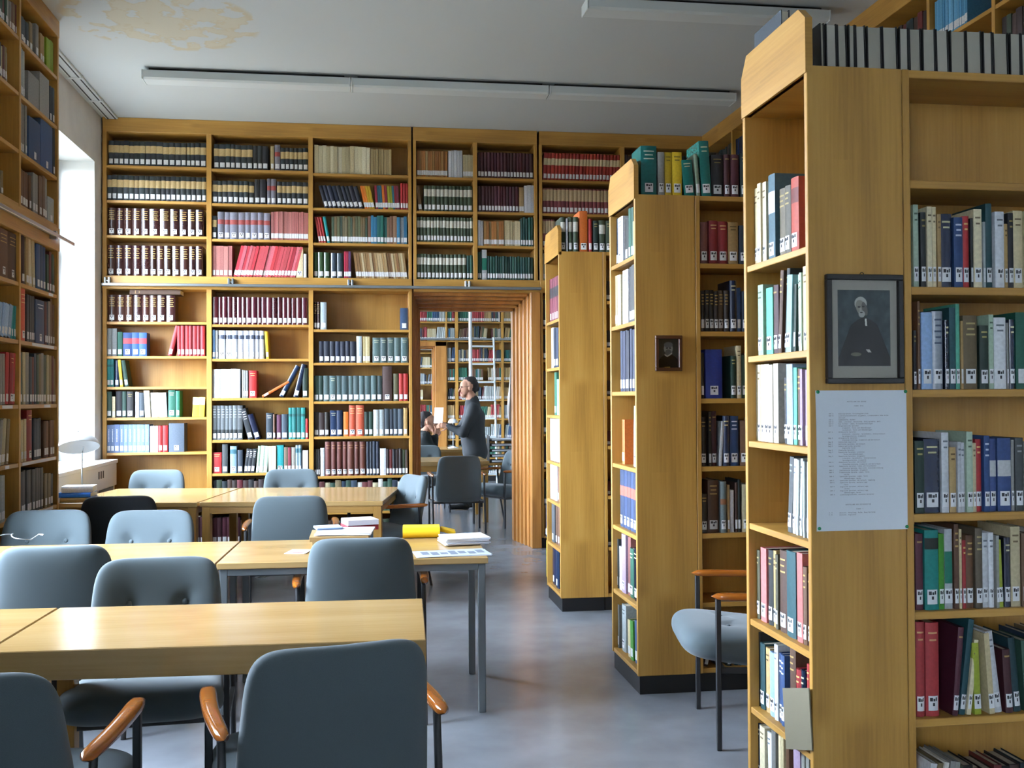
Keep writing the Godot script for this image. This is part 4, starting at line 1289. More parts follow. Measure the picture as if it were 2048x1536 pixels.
func spine_z(x: float, w: float, rd: float) -> float:
	var r := rd * minf(w * 0.42, 0.013)
	return r * (1.0 - pow(2.0 * x / w, 2.0)) - r
func spine_patch(b: MB, w: float, rd: float, xa: float, xb: float, y0: float, y1: float, off: float) -> void:
	var rows := []
	var n := 4 if rd > 0.0 else 1
	for y in [y0, y1]:
		var row := []
		for k in n + 1:
			var x := lerpf(xb, xa, k / float(n))
			row.append(Vector3(x, y, spine_z(x, w, rd) + off))
		rows.append(row)
	b.grid(rows)
# covers, pages, bands, tags and lettering go to the given builders (one for each, or all the same)
func book_geo(cv: MB, pg: MB, bd: MB, tg: MB, lt: MB, xf: Transform3D, w: float, h: float, d: float, s: Dictionary, fine: bool) -> void:
	var bt := minf(0.003, w * 0.15)
	var rd: float = s.get("round", 0.3)
	for b in [cv, pg, bd, tg, lt]: b.xf = xf
	cv.col = s.col
	var out := [Vector3(w / 2, 0, -d), Vector3(w / 2, 0, spine_z(w / 2, w, rd))]
	var arc := []
	var n := 6 if rd > 0.0 else 1
	for k in n + 1:
		var x := lerpf(w / 2, -w / 2, k / float(n))
		arc.append(Vector3(x, 0, spine_z(x, w, rd)))
	var rows := []
	for y in [0.0, h]:
		var row := []
		for p in arc: row.append(p + Vector3(0, y, 0))
		rows.append(row)
	cv.grid(rows)
	var zs := spine_z(w / 2, w, rd)
	for sx in [1.0, -1.0]:
		var a := Vector3(sx * w / 2, 0, zs); var e := Vector3(sx * w / 2, 0, -d)
		var u := Vector3(0, h, 0)
		cv._q(a, e, e + u, a + u, Vector3(0, h / 2, -d / 2))
		var i := Vector3(-sx * bt, 0, 0)
		if fine: cv._q(e, e + i, e + i + u, e + u, Vector3(0, h / 2, 0))
		for y in [0.0, h]:
			cv._q(a + Vector3(0, y, 0), e + Vector3(0, y, 0), e + i + Vector3(0, y, 0), a + i + Vector3(0, y, 0), Vector3(0, h / 2, -d / 2))
	for k in n:
		for y in [h]:
			var p: Vector3 = arc[k] + Vector3(0, y, 0)
			var q: Vector3 = arc[k + 1] + Vector3(0, y, 0)
			cv._q(p, q, Vector3(q.x, y, zs - bt), Vector3(p.x, y, zs - bt), Vector3(0, h / 2, -d / 2))
	pg.col = Color(0.52, 0.47, 0.36)
	pg.box(Vector3(-w / 2 + bt, 0.002, -d + 0.004), Vector3(w / 2 - bt, h - 0.004, zs - bt))
	if s.get("band"):
		bd.col = s.band[0]
		spine_patch(bd, w, rd, -w * 0.499, w * 0.499, h * s.band[1], h * s.band[2], 0.0005)
	var tk: int = s.get("t", 0)
	if tk > 0:
		tg.col = Color(0.72, 0.73, 0.74)
		var tw := w * (0.5 if tk == 2 else 0.40) if w < 0.03 else minf(w * 0.36, 0.021)
		var xo := 0.0
		var y0 := minf(0.018, h * 0.09); var y1 := minf(0.064, h * 0.30)
		spine_patch(tg, w, rd, xo - tw, xo + tw, y0, y1, 0.0009)
		if fine:
			lt.col = Color(0.03, 0.03, 0.035)
			var hh := y1 - y0
			spine_patch(lt, w, rd, -tw * 0.75, -tw * 0.2, y1 - hh * 0.36, y1 - hh * 0.12, 0.0013)
			spine_patch(lt, w, rd, -tw * 0.1, tw * 0.3, y1 - hh * 0.36, y1 - hh * 0.18, 0.0013)
			spine_patch(lt, w, rd, tw * 0.38, tw * 0.7, y1 - hh * 0.34, y1 - hh * 0.10, 0.0013)
			spine_patch(lt, w, rd, -tw * 0.22, tw * 0.22, y1 - hh * 0.68, y1 - hh * 0.46, 0.0013)
	if s.get("let") and s.letn > 0 and (fine or s.letn > 3):
		lt.col = s.let
		if s.letn > 5:      # a title running up the spine
			for k in 9: spine_patch(lt, w, rd, -w * 0.10, w * 0.10, h * (0.38 + 0.052 * k), h * (0.418 + 0.052 * k), 0.0008)
		for k in (s.letn if s.letn < 6 else 0):
			var yy: float = h * (0.88 - 0.075 * k) if s.letn < 6 else h * (0.86 - 0.09 * k)
			var ww: float = w * (0.33 - 0.07 * (k % 2))
			spine_patch(lt, w, rd, -ww, ww, yy, yy + minf(0.0055, h * 0.028), 0.0008)

func book_parts(o: Node, xf: Transform3D, w: float, h: float, d: float, s: Dictionary) -> void:
	var cv := MB.new(); var pg := MB.new(); var bd := MB.new(); var tg := MB.new(); var lt := MB.new()
	book_geo(cv, pg, bd, tg, lt, xf, w, h, d, s, true)
	part(o, "cover", cv, M.book_gloss if s.get("gloss") else M.book)
	part(o, "pages", pg, M.plain)
	if bd.v.size(): part(o, "title_band", bd, M.book)
	if tg.v.size(): part(o, "call_tag", tg, M.plain)
	if lt.v.size(): part(o, "lettering", lt, M.plain).set_meta("kind", "stuff")

const ORD := ["first", "second", "third", "fourth", "fifth", "sixth", "seventh", "eighth", "ninth", "tenth", "eleventh", "twelfth"]
func ordinal(k: int) -> String:
	if k <= 12: return ORD[k - 1]
	return str(k) + ("st" if k % 10 == 1 else "nd" if k % 10 == 2 else "rd" if k % 10 == 3 else "th")

# plane: "z" spines face the camera side, at depth pos; "x" spines face the window wall, at x = pos; "l" spines face the aisle from the window wall
func row(plane: String, pos: float, y: float, where: String, from: String, group: String, runs: String, show := true) -> void:
	var k := 0
	var total := 0
	for rs in runs.split(";"): total += rs.strip_edges().split(" ", false)[2].to_int()
	for rs in runs.split(";"):
		var q := rs.strip_edges().split(" ", false)
		if q.size() < 5: continue
		var u0 := q[0].to_float(); var u1 := q[1].to_float()
		var n := q[2].to_int()
		var vt := q[3].to_float()
		var st := style(q[4])
		var lean := deg_to_rad(q[5].to_float()) if q.size() > 5 else 0.0
		var um := (u0 + u1) / 2
		var a: float; var e: float; var top: float
		match plane:
			"z":
				a = on_d(u0, vt + 50, pos).x; e = on_d(u1, vt + 50, pos).x; top = on_d(um, vt, pos).y
			"x":
				a = on_x(u0, vt + 50, pos).z; e = on_x(u1, vt + 50, pos).z; top = on_x(um, vt, pos).y
			_:
				a = -on_x(u0, vt + 50, pos).z; e = -on_x(u1, vt + 50, pos).z; top = on_x(um, vt, pos).y
		if plane == "x" and pos < 2.0:        # no taller than the opening of the end case
			for d in 3:
				if absf(-a - SD[d] - ST / 2) < ST:
					var lim := STOP - 0.03
					for q2 in S_END[d]:
						if q2 > y + 0.05: lim = minf(lim, q2 - 0.028)
					top = minf(top, lim - 0.012 * absf(lean) * 10.0)
		fill(plane, pos, y, a, e, n, (top - y) / cos(lean) if absf(lean) < 0.9 else (top - y) * 1.8, st, lean, k if plane != "l" else -total + k - 1, where, from, group, show)
		k += n
func fill(plane: String, pos: float, y: float, a: float, e: float, n: int, h: float, st: Dictionary, lean: float, k0: int, where: String, from: String, group: String, show: bool) -> void:
	var ws := []
	var tot := 0.0
	for k in n:
		var w := rng.randf_range(0.82, 1.18) if n > 1 else 1.0
		ws.append(w); tot += w
	var at := a
	for k in n:
		var w: float = ws[k] / tot * (e - a)
		var hh := h * (1.0 - rng.randf() * float(st.v))
		var bw := maxf(w * cos(lean) * (0.985 if w > 0.03 else 0.94) if absf(lean) < 0.9 else 0.025, 0.004)
		var dd := clampf(hh * 0.70, 0.10, 0.235)
		var back := rng.randf_range(0.0, 0.011) + 0.003
		var px := at + (w if lean > 0 else 0.0 if lean < 0 else w / 2)
		var B: Basis; var o: Vector3
		match plane:
			"z":
				B = Basis(); o = Vector3(px, y, -pos - back)
			"x":
				B = Basis(Vector3(0, 0, 1), Vector3(0, 1, 0), Vector3(-1, 0, 0)); o = Vector3(pos + back, y, px)
			_:
				B = Basis(Vector3(0, 0, -1), Vector3(0, 1, 0), Vector3(1, 0, 0)); o = Vector3(pos - back, y, -px)
		var xf := Transform3D(B, o + Vector3(0, 0.0006, 0))
		if lean != 0.0:
			xf = xf * Transform3D(Basis(Vector3.BACK, -lean), Vector3.ZERO) * Transform3D(Basis(), Vector3(-bw / 2 if lean > 0 else bw / 2, 0, 0))
		var col: Color = st.cols[rng.randi() % st.cols.size()]
		col = col * rng.randf_range(0.76, 1.16)
		var s := {"col": col, "round": st.r, "gloss": st.gloss, "band": st.band, "t": st.t, "let": st.let, "letn": st.letn}
		var area := 0.0
		if show:
			var p0 := project(xf * Vector3(-bw / 2, 0, 0)); var p1 := project(xf * Vector3(bw / 2, 0, 0)); var p2 := project(xf * Vector3(-bw / 2, hh, 0))
			var ce := (p1 + p2) / 2
			if ce.x > 4 and ce.x < 2040 and ce.y > 4 and ce.y < 1528: area = absf((p1 - p0).cross(p2 - p0))
		books.append({"xf": xf, "w": bw, "h": hh, "d": dd, "s": s, "area": area, "words": st.words, "k": k0 + k + 1, "where": where, "from": from, "group": group})
		at += w
func project(p: Vector3) -> Vector2:
	var q := cam.transform.affine_inverse() * p
	return Vector2(1024 + F * q.x / -q.z, 768 - F * q.y / -q.z)

func make_books() -> void:
	book_rows()
	var order := []
	for k in books.size():
		if books[k].area > 0: order.append(k)
	order.sort_custom(func(p, q): return books[p].area > books[q].area)
	var single := {}
	for k in mini(300, order.size()): single[order[k]] = true
	var mm := MB.new(); var mg := MB.new()
	for k in books.size():
		var b: Dictionary = books[k]
		if single.has(k):
			var label: String = "%s, %s from %s, %s" % [(b.words as String).get_slice(" with ", 0), ordinal(absi(b.k)), b.from, b.where]
			var o := thing("book", label, "book", b.xf.origin, 0.0, b.group)
			book_parts(o, Transform3D(b.xf.basis, Vector3.ZERO), b.w, b.h, b.d, b.s)
		else:
			var t := mg if b.s.gloss else mm
			book_geo(t, mm, mm, mm, mm, b.xf, b.w, b.h, b.d, b.s, false)
	var o := MeshInstance3D.new()
	o.name = "shelved_books"
	var am := mm.mesh(M.book)
	mg.mesh(M.book_gloss, am)
	o.mesh = am
	o.set_meta("kind", "stuff")
	o.set_meta("label", "hundreds of smaller library books filling the shelves of the wall bookcases")
	o.set_meta("category", "books")
	add_child(o)
	print("books ", books.size(), " single ", single.size())

func book_rows() -> void:
	var zb := DB + 0.012
	var U: Array = UP_Y.upper
	var L: Array = UP_Y.lower
	var we := "window"
	var g := "books in the bookcase above the ladder rail"
	var sh := ["top shelf", "second shelf", "third shelf", "lowest shelf above rail"]
	var w1 := ", bay beside window"; var w2 := ", middle bay"; var w3 := ", upper bay beside doorway"
	row("z", zb, U[0][0], sh[0] + w1, we, g, "216 412 18 283 blackbeige")
	row("z", zb, U[0][1], sh[1] + w1, we, g, "214 412 19 351 blackbeige")
	row("z", zb, U[0][2], sh[2] + w1, we, g, "214 407 11 417 brownlib")
	row("z", zb, U[0][3], sh[3] + w1, we, g, "213 405 12 491 brownlib")
	row("z", zb, U[1][0], sh[0] + w2, we, g, "427 505 7 288 blackbeige;506 536 3 291 black;541 548 1 292 beigebook;549 560 1 289 greyred;561 616 6 295 blackbeige")
	row("z", zb, U[1][1], sh[1] + w2, we, g, "424 508 8 361 blackbeige;509 532 2 358 black;534 552 2 357 greyred;554 616 6 363 blackbeige")
	row("z", zb, U[1][2], sh[2] + w2, we, g, "424 433 1 430 blackbeige;435 540 8 424 greyred;542 616 16 423 pinkpam")
	row("z", zb, U[1][3], sh[3] + w2, we, g, "424 464 5 491 pinkpam;466 590 20 492 redpam 14;592 606 1 493 cream;607 613 1 507 white")
	row("z", zb, U[2][0], sh[0] + w3, we, g, "629 740 14 291 creamlarge;741 783 8 297 creamtan")
	row("z", zb, U[2][1], sh[1] + w3, we, g, "650 728 9 372 navytag -16;730 750 4 372 yelloworange -12;752 800 10 370 mixbright -4;801 816 3 366 red")
	row("z", zb, U[2][2], sh[2] + w3, we, g, "638 653 3 434 red -10;655 661 1 433 teal -10;663 735 14 432 oldgreen;736 814 12 431 mixteal")
	row("z", zb, U[2][3], sh[3] + w3, we, g, "627 660 3 504 greenlib;662 686 2 505 slategloss;688 702 3 502 purplered;713 815 22 505 tanpam -7")
	var w4 := ", first bay above doorway"; var w5 := ", second bay above doorway"
	row("z", zb, U[3][0], sh[0] + w4, we, g, "834 895 14 301 tanorange;897 925 5 300 whitepam;926 946 4 309 beigepam")
	row("z", zb, U[3][1], sh[1] + w4, we, g, "838 844 2 372 tanpam -6;848 945 12 371 greenwhite")
	row("z", zb, U[3][2], sh[2] + w4, we, g, "834 946 17 434 greenwhite")
	row("z", zb, U[3][3], sh[3] + w4, we, g, "834 933 13 508 greenwhite;934 946 2 508 greendark")
	row("z", zb, U[4][0], sh[0] + w5, we, g, "956 1067 17 305 maroon")
	row("z", zb, U[4][1], sh[1] + w5, we, g, "957 1038 13 372 maroon;1039 1048 2 374 tanpam;1049 1068 3 370 whitepam")
	row("z", zb, U[4][2], sh[2] + w5, we, g, "956 967 2 440 white;968 1008 8 442 tanorange;1009 1041 6 441 beigepam;1042 1067 5 434 greendark")
	row("z", zb, U[4][3], sh[3] + w5, we, g, "956 963 2 502 greendark;964 974 1 499 whitegreen;975 1067 18 512 greendark")
	row("z", zb, U[5][0], sh[0] + ", corner bookcase", we, g, "1086 1240 22 307 redwhite 3", false)
	row("z", zb, U[5][1], "", we, g, "1086 1217 17 377 maroonbeige;1218 1241 3 380 mix", false)
	row("z", zb, U[5][2], "", we, g, "1086 1110 4 438 maroonbeige;1111 1241 14 440 mix", false)
	row("z", zb, U[5][3], "", we, g, "1086 1241 18 508 mix", false)
	for k in 4: row("z", zb, U[6][k], "", we, g, "1251 1400 20 %d mixdark" % [310 + k * 68], false)
	var lw := [2.2, 1.87, 1.5, 1.13, 0.78, 0.42]
	for k in 6:
		row("z", zb, lw[k], "", we, g, "1086 1241 16 %d mixdark;1251 1400 15 %d mix" % [[600, 668, 740, 815, 885, 958][k], [600, 668, 740, 815, 885, 958][k]], false)
	# below the rail
	g = "books in the bookcase below the ladder rail"
	w3 = ", bay beside doorway"
	sh = ["first shelf below rail", "second shelf below rail", "third shelf below rail", "fourth shelf below rail", "fifth shelf below rail", "sixth shelf below rail"]
	row("z", zb, L[0][0], sh[0] + w1, we, g, "214 350 8 590 brownlib")
	row("z", zb, L[0][1], sh[1] + w1, we, g, "214 233 2 656 greypair;234 244 1 663 green;245 293 3 665 bluered;334 343 1 652 redcloth 14;354 409 7 651 redcloth")
	row("z", zb, L[0][2], sh[2] + w1, we, g, "213 227 2 718 tealset;229 237 1 720 navy;240 246 1 719 yellow -5;249 257 1 721 darkgreen -8")
	row("z", zb, L[0][3], sh[3] + w1, we, g, "213 223 1 783 darkgreen;224 230 1 793 cream;231 243 1 782 black;244 252 1 782 darkgreen;253 266 1 783 black;270 277 1 783 white;278 288 1 785 slate;290 301 1 781 cream -3;303 334 2 785 white -3;336 350 1 780 green;351 359 1 781 green;384 408 2 794 yellowwhite 3")
	row("z", zb, L[0][4], sh[4] + w1, we, g, "213 298 10 849 bluewhite;299 315 1 852 white;316 335 2 851 red;337 368 1 846 slatebig")
	row("z", zb, L[1][0], sh[0] + w2, we, g, "424 615 19 594 marooncloth")
	row("z", zb, L[1][1], sh[1] + w2, we, g, "424 430 1 659 bluesteel;431 436 1 660 grey;437 528 8 661 whitelib;532 538 1 662 yellow -3")
	row("z", zb, L[1][2], sh[2] + w2, we, g, "424 480 3 738 whitebig;484 496 3 740 grey;497 513 1 741 red;520 526 1 762 orange 60;556 566 1 733 navy 28;586 596 1 729 navy 14;605 615 1 735 darkgreen")
	row("z", zb, L[1][3], sh[3] + w2, we, g, "424 485 7 811 greyblack;496 507 1 818 darkwhite -14;510 522 1 830 navy -17;532 545 1 826 slate;546 551 1 828 brown;553 562 1 829 purple;563 575 1 828 slate;577 610 4 815 tealset;611 616 1 837 red")
	row("z", zb, L[1][4], sh[4] + w2, we, g, "424 443 1 905 red;444 455 1 888 darkgrey;460 473 1 892 steelblue;475 485 1 900 slate;487 508 3 898 darkwhite 7;511 534 3 892 palegreen 5;537 552 2 892 cream;553 567 1 890 teal;568 590 3 894 mixred;591 603 2 890 steelblue;605 616 1 900 lavender")
	row("z", zb, L[1][5], sh[5] + w2, we, g, "424 616 19 958 mixdark", false)
	row("z", zb, L[2][0], sh[0] + w3, we, g, "628 640 2 603 brownlib;641 653 1 604 palesteel;801 816 1 616 blue")
	row("z", zb, L[2][1], sh[1] + w3, we, g, "638 712 7 682 navytag;713 724 1 672 palesteel;726 740 3 673 creamdark;745 816 5 675 slategreen")
	row("z", zb, L[2][2], sh[2] + w3, we, g, "628 646 2 751 darkgreen;647 764 10 751 slategreen;765 784 1 732 brownbig;787 797 1 747 olive;798 816 2 747 red")
	row("z", zb, L[2][3], sh[3] + w3, we, g, "628 658 3 824 darkbrown;660 685 2 820 navy;687 697 1 823 orange;698 728 2 810 redorange;729 746 2 823 darkgreen;747 768 2 818 palegrey;769 806 4 817 slate;807 815 1 815 tan")
	row("z", zb, L[2][4], sh[4] + w3, we, g, "628 640 3 897 darkbrown;641 649 1 896 white;650 732 7 883 brownround;733 759 4 882 navytag;760 772 1 897 white;773 816 7 897 mixdark")
	row("z", zb, L[2][5], sh[5] + w3, we, g, "628 816 18 958 mix", false)
	row("z", zb, 0.12, "", we, g, "330 410 8 1035 maroon;424 480 6 1035 maroon;480 616 10 1038 mixdark;628 816 16 1038 mixdark", false)
	# the volume lying across the first row
	var lp := on_d(310, 589, zb)
	var ln := thing("book", "brown volume lying flat across upright gilt-lined volumes just below the rail", "book", Vector3(lp.x, lp.y, -zb))
	book_parts(ln, Transform3D(Basis(Vector3(0, 1, 0), Vector3(-1, 0, 0), Vector3(0, 0, 1)), Vector3(0.23, 0.0235, 0)), 0.045, 0.46, 0.2, {"col": hx("4a3326"), "round": 0.4, "t": 0, "let": hx("a88a5c"), "letn": 2})
	# ---- first stack, end case
	var xs := SX + 0.022
	var de := "doorway side"
	g = "books in the end case with the large portrait"
	var S: Array = S_END[0]
	var ws := [", large-portrait end case", "top shelf", "second shelf", "third shelf", "fourth shelf", "fifth shelf", "sixth shelf"]
	row("x", xs, S[0], ws[1] + ws[0], de, g, "1494 1499 1 362 olivebrown;1500 1509 1 376 cream;1511 1525 2 365 cream;1528 1541 1 346 tealgrey;1551 1575 2 374 olivebrown;1577 1592 1 354 coral")
	row("x", xs, S[1], ws[2] + ws[0], de, g, "1512 1522 1 570 palegreen;1523 1536 1 574 mint;1540 1549 1 570 maroon;1549 1555 1 534 brown 5;1559 1565 1 538 black 5;1567 1577 1 549 paleaqua 4;1578 1586 2 568 darkgreen 3;1588 1598 2 545 palegreen;1601 1612 1 532 cream")
	row("x", xs, S[2], ws[3] + ws[0], de, g, "1494 1507 2 729 creamwhite;1508 1514 1 728 cream;1516 1552 4 728 creamwhite;1559 1566 1 755 black;1567 1579 1 727 paleblue;1580 1587 1 735 mint;1588 1596 1 733 brown;1597 1611 3 738 lilac")
	row("x", xs, S[3], ws[4] + ws[0], de, g, "1566 1574 1 912 darkgrey 5;1575 1581 1 915 whitetag 4;1582 1594 3 916 palegrey 3;1595 1601 1 922 darkteal 2;1602 1613 3 920 palegrey 1")
	row("x", xs, S[4], ws[5] + ws[0], de, g, "1508 1514 1 1100 olive;1516 1527 1 1095 pink;1529 1538 1 1100 black;1539 1545 1 1101 tan;1546 1551 1 1108 olive;1552 1567 1 1100 brown;1568 1586 1 1102 darkteal;1589 1600 1 1104 pink;1601 1608 1 1130 brown;1609 1615 1 1147 maroon")
	row("x", xs, S[5], ws[6] + ws[0], de, g, "1503 1512 1 1262 leather;1513 1522 1 1286 darkteal;1523 1531 1 1295 tan;1532 1542 1 1305 paleblue;1543 1550 1 1287 whitetag;1551 1565 2 1308 bluebook;1571 1582 1 1292 brown;1586 1595 1 1338 red;1596 1604 1 1340 navy;1605 1611 1 1328 red")
	row("x", xs, 0.115, "bottom shelf" + ws[0], de, g, "1508 1515 1 1445 navy;1516 1526 1 1452 cream;1529 1537 1 1466 whitetag -3;1540 1548 1 1462 grey;1554 1564 2 1472 cream;1567 1573 1 1478 brown;1583 1596 1 1500 lilac;1600 1613 2 1500 grey")
	# ---- first stack, bay facing the camera
	var z1: float = SD[0] + 0.012
	g = "books in the bay beside the typed list"
	de = "list panel"
	S = S_BAY[0]
	ws[0] = ", bay beside typed list"
	row("z", z1, S[1], ws[2] + ws[0], de, g, "1829 1840 1 407 palegreen;1843 1854 1 423 black;1856 1874 2 412 cream;1876 1884 1 426 tan;1885 1910 1 426 navy;1912 1930 1 431 bluebook;1931 1944 1 431 red;1945 1950 1 435 black;1951 1968 1 416 cream;1969 1974 1 440 palegrey;1975 1988 1 405 darkteal;1993 2011 1 421 whitetag;2012 2019 1 447 tan;2020 2031 1 424 black;2032 2066 2 420 cream;2066 2150 5 420 mix")
	row("z", z1, S[2], ws[3] + ws[0], de, g, "1830 1836 1 660 black;1837 1842 1 598 brown;1846 1868 1 622 paleblue;1869 1891 1 622 greyblue;1892 1900 1 640 navy;1901 1914 1 612 darkteal;1915 1923 1 607 mint;1925 1930 1 640 tan;1931 1959 1 629 olivebrown;1962 1980 1 650 darkgreen;1981 1991 1 628 palegreen;1994 2018 1 632 whitetag;2019 2023 1 645 grey;2024 2035 1 638 navy;2036 2060 1 622 green;2061 2150 5 630 mix")
	row("z", z1, S[3], ws[4] + ws[0], de, g, "1833 1852 1 880 darkgreen;1853 1886 1 878 navy;1887 1902 1 865 whitetag;1903 1917 1 894 tan;1918 1934 2 884 whitetag;1935 1948 1 863 palegreen;1949 1956 1 886 cream;1957 1969 1 879 red;1971 1983 1 869 bluebook;1985 1998 1 875 bluelabel;2000 2027 1 875 bluelabel;2028 2034 1 880 grey;2035 2052 1 875 darkgrey;2053 2150 6 880 mix")
	row("z", z1, S[4], ws[5] + ws[0], de, g, "1836 1852 1 1068 maroon;1853 1881 1 1059 tealband;1882 1893 1 1067 brightgreen;1894 1910 1 1057 whitegreen;1912 1922 1 1046 brown;1923 1928 1 1058 cream;1929 1936 1 1080 red;1937 1952 1 1068 brown;1953 1968 1 1055 olivebrown;1970 1992 2 1066 whitetag;1994 2000 1 1072 grey;2002 2010 1 1080 limegreen -2;2012 2025 1 1075 navy;2026 2045 1 1052 cream;2046 2150 6 1060 mix")
	row("z", z1, S[5], ws[6] + ws[0], de, g, "1836 1856 1 1246 redcloth;1857 1884 1 1246 redcloth;1905 1917 1 1256 maroon 5;1920 1932 1 1240 darkteal 7;1935 1944 1 1282 cream 7;1952 1966 1 1287 limegreen -2;1980 1991 1 1264 beigepam -4;1995 2010 1 1262 whitetag -7;2014 2030 1 1300 maroon -3;2034 2048 1 1276 darkteal -5;2054 2150 6 1270 mix -3")
	row("z", z1, 0.118, "bottom shelf" + ws[0], de, g, "1838 1852 1 1530 whitetag 12;1860 1880 2 1528 mix 10;1885 1905 2 1525 grey 8;1910 2060 8 1530 mixdark")
	# ---- second stack
	g = "books in the end case with the small portrait"
	de = "doorway side"
	S = S_END[1]
	ws[0] = ", small-portrait end case"
	row("x", xs, S[0], ws[1] + ws[0], de, g, "1223 1231 2 438 navy;1233 1243 1 433 whitetag;1246 1252 1 436 black;1254 1262 2 412 green;1263 1269 1 440 cream")
	row("x", xs, S[1], ws[2] + ws[0], de, g, "1222 1227 1 556 pink;1228 1238 3 550 cream;1240 1251 1 540 white;1253 1269 4 530 darkgrey")
	row("x", xs, S[2], ws[3] + ws[0], de, g, "1238 1269 7 655 blackblue")
	row("x", xs, S[3], ws[4] + ws[0], de, g, "1241 1246 1 838 orange;1263 1269 1 812 paleaqua 3")
	row("x", xs, S[4], ws[5] + ws[0], de, g, "1237 1270 5 936 navyred")
	row("x", xs, S[5], ws[6] + ws[0], de, g, "1224 1228 1 1088 pink;1229 1234 1 1076 darkgrey;1235 1240 1 1092 whitetag;1241 1249 1 1068 lilac;1250 1255 1 1072 maroonpale;1255 1262 1 1096 green;1263 1271 1 1097 navy")
	row("x", xs, 0.115, "bottom shelf" + ws[0], de, g, "1226 1230 1 1206 navy;1231 1236 2 1208 grey;1238 1246 1 1209 palegrey;1252 1257 1 1240 cream -3;1258 1264 1 1242 brightgreen -3;1265 1271 1 1242 bluebook -3")
	z1 = SD[1] + 0.012
	g = "books in the bay behind the armchair"
	de = "portrait panel"
	S = S_BAY[1]
	ws[0] = ", bay behind armchair"
	row("z", z1, S[0], ws[1] + ws[0], de, g, "1403 1418 1 442 maroonpale;1419 1437 1 441 redcloth;1438 1457 1 442 redcloth;1458 1478 1 443 tan;1480 1590 7 445 mix")
	row("z", z1, S[1], ws[2] + ws[0], de, g, "1403 1460 6 580 leather;1461 1475 1 560 navy;1476 1484 1 575 bluebook;1485 1590 7 575 mix")
	row("z", z1, S[2], ws[3] + ws[0], de, g, "1403 1409 1 705 black;1412 1446 1 698 bluebig;1463 1474 1 710 darkgreen;1475 1484 1 690 cream;1485 1590 7 700 mix")
	row("z", z1, S[3], ws[4] + ws[0], de, g, "1403 1415 1 830 darkbrown;1418 1424 1 822 leather;1425 1435 1 822 maroon;1438 1444 1 843 white 4;1447 1460 1 832 navy;1462 1479 1 832 bluebook;1482 1590 7 835 mix")
	row("z", z1, S[4], ws[5] + ws[0], de, g, "1403 1416 1 985 darkbrown;1418 1440 1 958 brown;1442 1454 1 962 greyredband;1456 1461 1 970 tan;1462 1470 1 980 white;1472 1484 2 960 mixdark;1486 1590 7 965 mix")
	row("z", z1, 0.118, "bottom shelf" + ws[0], de, g, "1408 1417 1 1285 brown 14;1437 1444 1 1290 darkbrown;1456 1465 1 1285 mixdark;1470 1484 2 1285 darkteal 15;1490 1590 6 1285 mixdark")
	row("z", SD[1] + 0.02, STOP, "on top of the small-portrait stack", de, g, "1283 1315 1 289 tealbig;1317 1330 1 303 grey;1331 1345 1 302 yellow;1346 1365 1 302 yellow;1370 1391 1 320 tealgreen -5;1394 1402 1 308 palegreen -4;1404 1424 1 282 tealgreen -3;1425 1449 1 308 black;1450 1462 1 308 maroon;1463 1480 1 308 maroon;1482 1600 7 305 mixdark")
	# ---- third stack
	g = "books in the plain end case"
	de = "doorway side"
	S = S_END[2]
	ws[0] = ", plain end case"
	row("x", xs, S[0], ws[1] + ws[0], de, g, "1094 1114 5 556 maroonblack")
	row("x", xs, S[1], ws[2] + ws[0], de, g, "1092 1096 1 668 maroon;1098 1103 1 655 white;1104 1114 4 655 blackblue")
	row("x", xs, S[2], ws[3] + ws[0], de, g, "1106 1110 1 745 green;1110 1114 1 758 mint")
	row("x", xs, S[3], ws[4] + ws[0], de, g, "1089 1096 1 833 paleaqua;1097 1114 3 833 whitebig")
	row("x", xs, S[4], ws[5] + ws[0], de, g, "1092 1096 1 928 maroon;1097 1111 3 922 white;1112 1115 1 930 brown")
	row("x", xs, S[5], ws[6] + ws[0], de, g, "1089 1092 1 1008 navy;1093 1100 2 1002 brown;1101 1107 1 1004 darkgrey;1108 1115 2 1008 brown")
	row("x", xs, 0.115, "bottom shelf" + ws[0], de, g, "1089 1098 1 1079 yellow;1101 1108 1 1092 navy;1109 1115 1 1096 navy")
	g = "books on top of the stacks"
	row("z", SD[2] + 0.02, STOP, "on top of the plain stack", "the end board", g, "1122 1132 1 433 greenwhite;1133 1136 1 436 white;1137 1146 1 433 greenwhite;1147 1157 1 433 greenwhite;1160 1176 1 420 orange;1178 1185 1 437 red;1187 1198 1 440 darkgreen;1199 1212 1 440 greenwhite;1213 1290 6 438 mixdark")
	for k in 6:
		row("z", SD[2] + 0.012, [2.168, 1.84, 1.50, 1.15, 0.80, 0.44][k], "", we, g, "1212 1330 10 %d mixdark" % [600 + k * 100 - 40], false)
	# ---- window pier bookcase: [bottom height, runs near -> far]
	g = "books in the shadowed window pier bookcase"
	ws = ["top shelf", "second shelf", "third shelf", "shelf above rail", "first shelf below rail", "second shelf below rail", "third shelf below rail", "fourth shelf below rail", "fifth shelf below rail"]
